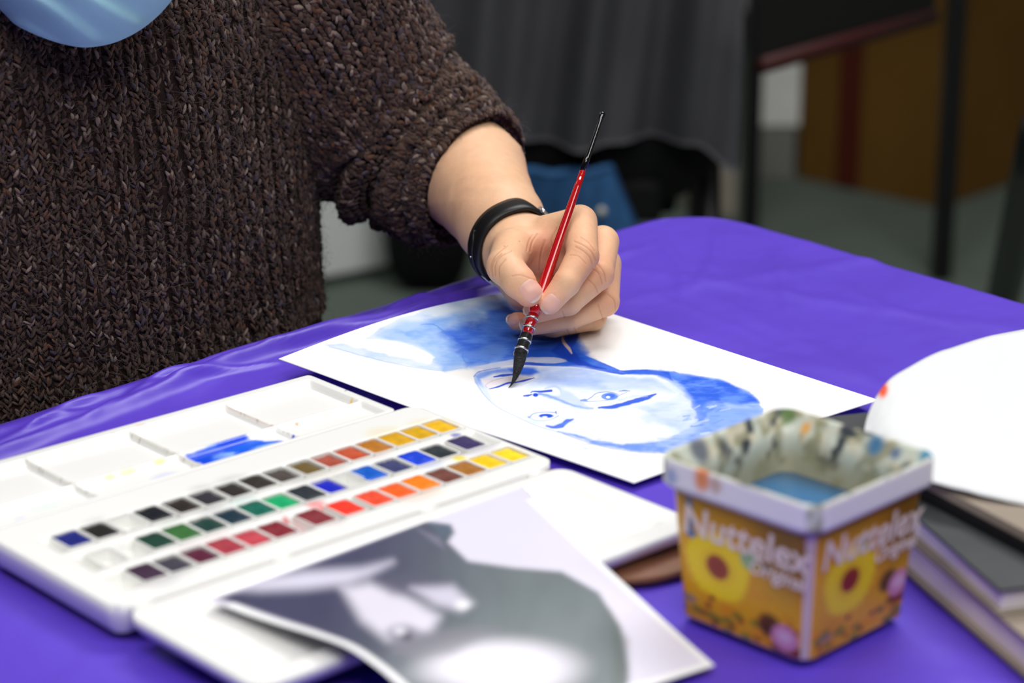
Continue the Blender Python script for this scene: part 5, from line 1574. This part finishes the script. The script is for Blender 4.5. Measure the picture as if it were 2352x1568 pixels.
    o = obj('grey_coat', np.vstack([Vc, Vc + np.array([0, .012, 0])]), np.vstack([grid_faces(n1, n2), grid_faces(n1, n2)[:, ::-1] + n, np.stack([ring, ring[nx], ring[nx] + n, ring + n], -1)]), mat('grey_coat_cloth', (74, 74, 78), .9, .15, noise=.12, nscale=12))
    tag(o, 'dark grey cloth garment hanging in folds over the black chair', 'garment')
    # blue denim hanging below the seat
    q0 = W(1300, 385, Dc - 2)
    r4c = np.array([q0[0], cy + .02, 0])
    zt, zb = W(1300, 312, Dc)[2], W(1300, 468, Dc)[2]
    n1, n2 = 40, 24
    S, H = np.meshgrid(np.linspace(-1, 1, n1), np.linspace(0, 1, n2), indexing='ij')
    half = .060 + .016 * H
    X = q0[0] + S * half + .016 * (H - .5); Z = (zt - .004) * (1 - H) + zb * H
    Yv = cy - .155 - .02 * (1 - S ** 2) + .006 * np.sin(S * 9 + H * 4)
    Vc = np.stack([X, Yv, Z], -1).reshape(-1, 3); n = len(Vc); idx = np.arange(n).reshape(n1, n2)
    ring = np.concatenate([idx[:-1, 0], idx[-1, :-1], idx[:0:-1, -1], idx[0, :0:-1]]); nx = np.roll(np.arange(len(ring)), -1)
    o = obj('denim_cloth', np.vstack([Vc, Vc + np.array([0, .03, 0])]), np.vstack([grid_faces(n1, n2), grid_faces(n1, n2)[:, ::-1] + n, np.stack([ring, ring[nx], ring[nx] + n, ring + n], -1)]), mat('blue_denim', (46, 86, 130), .85, .2, noise=.15, nscale=60))
    tag(o, 'blue denim cloth hanging below the seat of the black chair', 'cloth')
    kq = W(1381, 486, Dc - 14)  # small pale ball and stem added to stand for a blurred glint
    bm = bmesh.new(); bmesh.ops.create_uvsphere(bm, u_segments=16, v_segments=10, radius=.006)
    obj('glint_ball', np.array([v.co[:] for v in bm.verts]) + kq, [[v.index for v in f.verts] for f in bm.faces], mat('pale_glint', (176, 174, 164), .3), r3); bm.free()
    MB().box((kq[0] + .018, kq[1] + .08, kq[2] - .005), (.11, .05, .05), 0, .008).build('seat_hinge', pad, r3, False)
    q1, q2 = W(1418, 345, Dc), W(1560, 520, Dc)
    MB().box(((q1[0] + q2[0]) / 2, cy + .06, (q1[2] + q2[2]) / 2), (q2[0] - q1[0], .10, q1[2] - q2[2]), 0, .012).build('side_panel', pad, r3, False)
    MB().tube([kq + np.array([0, .006, 0]), kq + np.array([0, .07, 0])], .003, 8).build('glint_stem', blackm, r3)
    # ---- black framed table with a red edge
    pl = Fl(1720, 560); pr = Fl(2160, 640)
    r5 = empty('side_table', ((pl[0] + pr[0]) / 2, (pl[1] + pr[1]) / 2, 0), 'black framed table with a dark red edge above the cardboard box', 'table')
    hgt = .86
    for p, w_ in ((pl, .029), (pr, .032)):
        MB().box((p[0], p[1], hgt / 2), (w_, w_, hgt), 0, .002).build('leg', blackm, r5, False)
    V = [(pl[0] - .03, pl[1] - .02, hgt), (pr[0] + .03, pr[1] - .02, hgt), (pr[0] + .03, pr[1] + .14, hgt), (pl[0] - .03, pl[1] + .14, hgt)]
    V = V + [(x, y, z + .03) for x, y, z in V]
    MB().add(V, [(3, 2, 1, 0), (4, 5, 6, 7), (0, 1, 5, 4), (1, 2, 6, 5), (2, 3, 7, 6), (3, 0, 4, 7)]).build('top', mat('black_tabletop', (14, 13, 13), .6), r5, False)
    # low shelf board under the top: black front with a dark red lower edge, running back to the right
    a = W(1745, 140, 128); b = W(2140, 28, 175)
    up = np.array([0, 0, .30]); th = np.array([.006, .012, 0])
    V = [a, b, b + up, a + up]; V = V + [v + th for v in V]
    MB().add(V, [(0, 1, 2, 3), (7, 6, 5, 4), (0, 4, 5, 1), (1, 5, 6, 2), (2, 6, 7, 3), (3, 7, 4, 0)]).build('apron', mat('black_tabletop', (14, 13, 13), .6), r5, False)
    MB().tube([a + th * .5 - np.array([0, 0, .006]), b + th * .5 - np.array([0, 0, .006])], [.010, .010], 10).build('red_rail', mat('dark_red_paint', (56, 5, 6), .7), r5)
    # slanted dark leg of another chair at the right edge
    a = T(2300, 700, .25); b = W(2375, 380, 120)
    r6 = empty('metal_stand', (a[0], a[1], 0), 'slanting black metal leg at the right edge behind the table', 'stand')
    f0 = a + (a - b) / np.linalg.norm(a - b) * ((a[2]) / ((b - a)[2]) * np.linalg.norm(b - a))
    MB().tube([f0, a, b, b + (b - a) * .2], [.022, .022, .024, .024], 14).build('leg', blackm, r6)
    MB().tube([f0 - np.array([.0, .16, -.014]), f0 + np.array([.0, .16, .014])], .014, 12).build('foot', blackm, r6)
    # cardboard box: two faces meeting at a corner behind the table leg
    c0 = Fl(2158, 478)
    dl = (Fl(1832, 408) - c0)[:2]; dr = (Fl(2420, 372) - c0)[:2]
    dl /= np.linalg.norm(dl); dr = np.array([-dl[1], dl[0]]) * (1 if (np.array([-dl[1], dl[0]]) @ dr) > 0 else -1)
    Ll = float(np.linalg.norm((Fl(1832, 408) - c0)[:2])); Lr = .62; Hb = .78
    rb = math.atan2(dl[1], dl[0])
    cen = c0[:2] + dl * Ll / 2 + dr * Lr / 2
    r7 = empty('cardboard_box', (cen[0], cen[1], 0), 'large brown cardboard box standing on the grey green floor', 'box')
    card = mat('brown_cardboard', (112, 80, 34), .85, .15, noise=.1, nscale=6)
    A = Matrix.Translation((cen[0], cen[1], Hb / 2)) @ Matrix.Rotation(rb, 4, 'Z')
    MB().box((0, 0, 0), (Ll, Lr, Hb), bev=.004, M=A).build('carton', card, r7, False)
    q = c0[:2] + dl * Ll * .64 - dr * .004
    A2 = Matrix.Translation((q[0], q[1], Hb / 2)) @ Matrix.Rotation(rb, 4, 'Z')
    MB().box((0, 0, 0), (.05, .006, Hb - .01), M=A2).build('tape', mat('red_brown_tape', (86, 30, 16), .5), r7, False)
    # pale boxes further left
    wl = mat('white_carton', (240, 240, 236), .7, .2, noise=.05); wl2 = mat('beige_carton', (176, 168, 154), .7, .2, noise=.08)
    c = Fl(1795, 424); dpt = float((c - CAM) @ CF * 100 - D0); r8 = empty('white_carton', (c[0], c[1] + .1, 0), 'small white carton stacked on a grey one left of the cardboard box', 'carton')
    z1 = W(1790, 292, dpt)[2]; z2 = W(1790, 140, dpt)[2]
    MB().box((c[0] - .006, c[1] + .1, z1 + (z2 - z1) / 2), (.085, .12, z2 - z1), 0, .004).build('box', wl, r8, False)
    r9 = empty('grey_carton', (c[0], c[1] + .1, 0), 'pale grey carton on the floor beneath the small white carton', 'carton')
    MB().box((c[0] - .008, c[1] + .1, (z1 - .004) / 2), (.075, .12, z1 - .004), 0, .004).build('box', mat('grey_carton', (128, 128, 124), .7), r9, False)
    c = Fl(1628, 500); r10 = empty('beige_carton', (c[0], c[1] + .1, 0), 'blurred beige carton on the floor right of the black chair', 'carton')
    z3 = .20
    MB().box((c[0], c[1] + .1, z3 / 2), (.085, .2, z3), .1, .004).build('box', wl2, r10, False)
build_background()
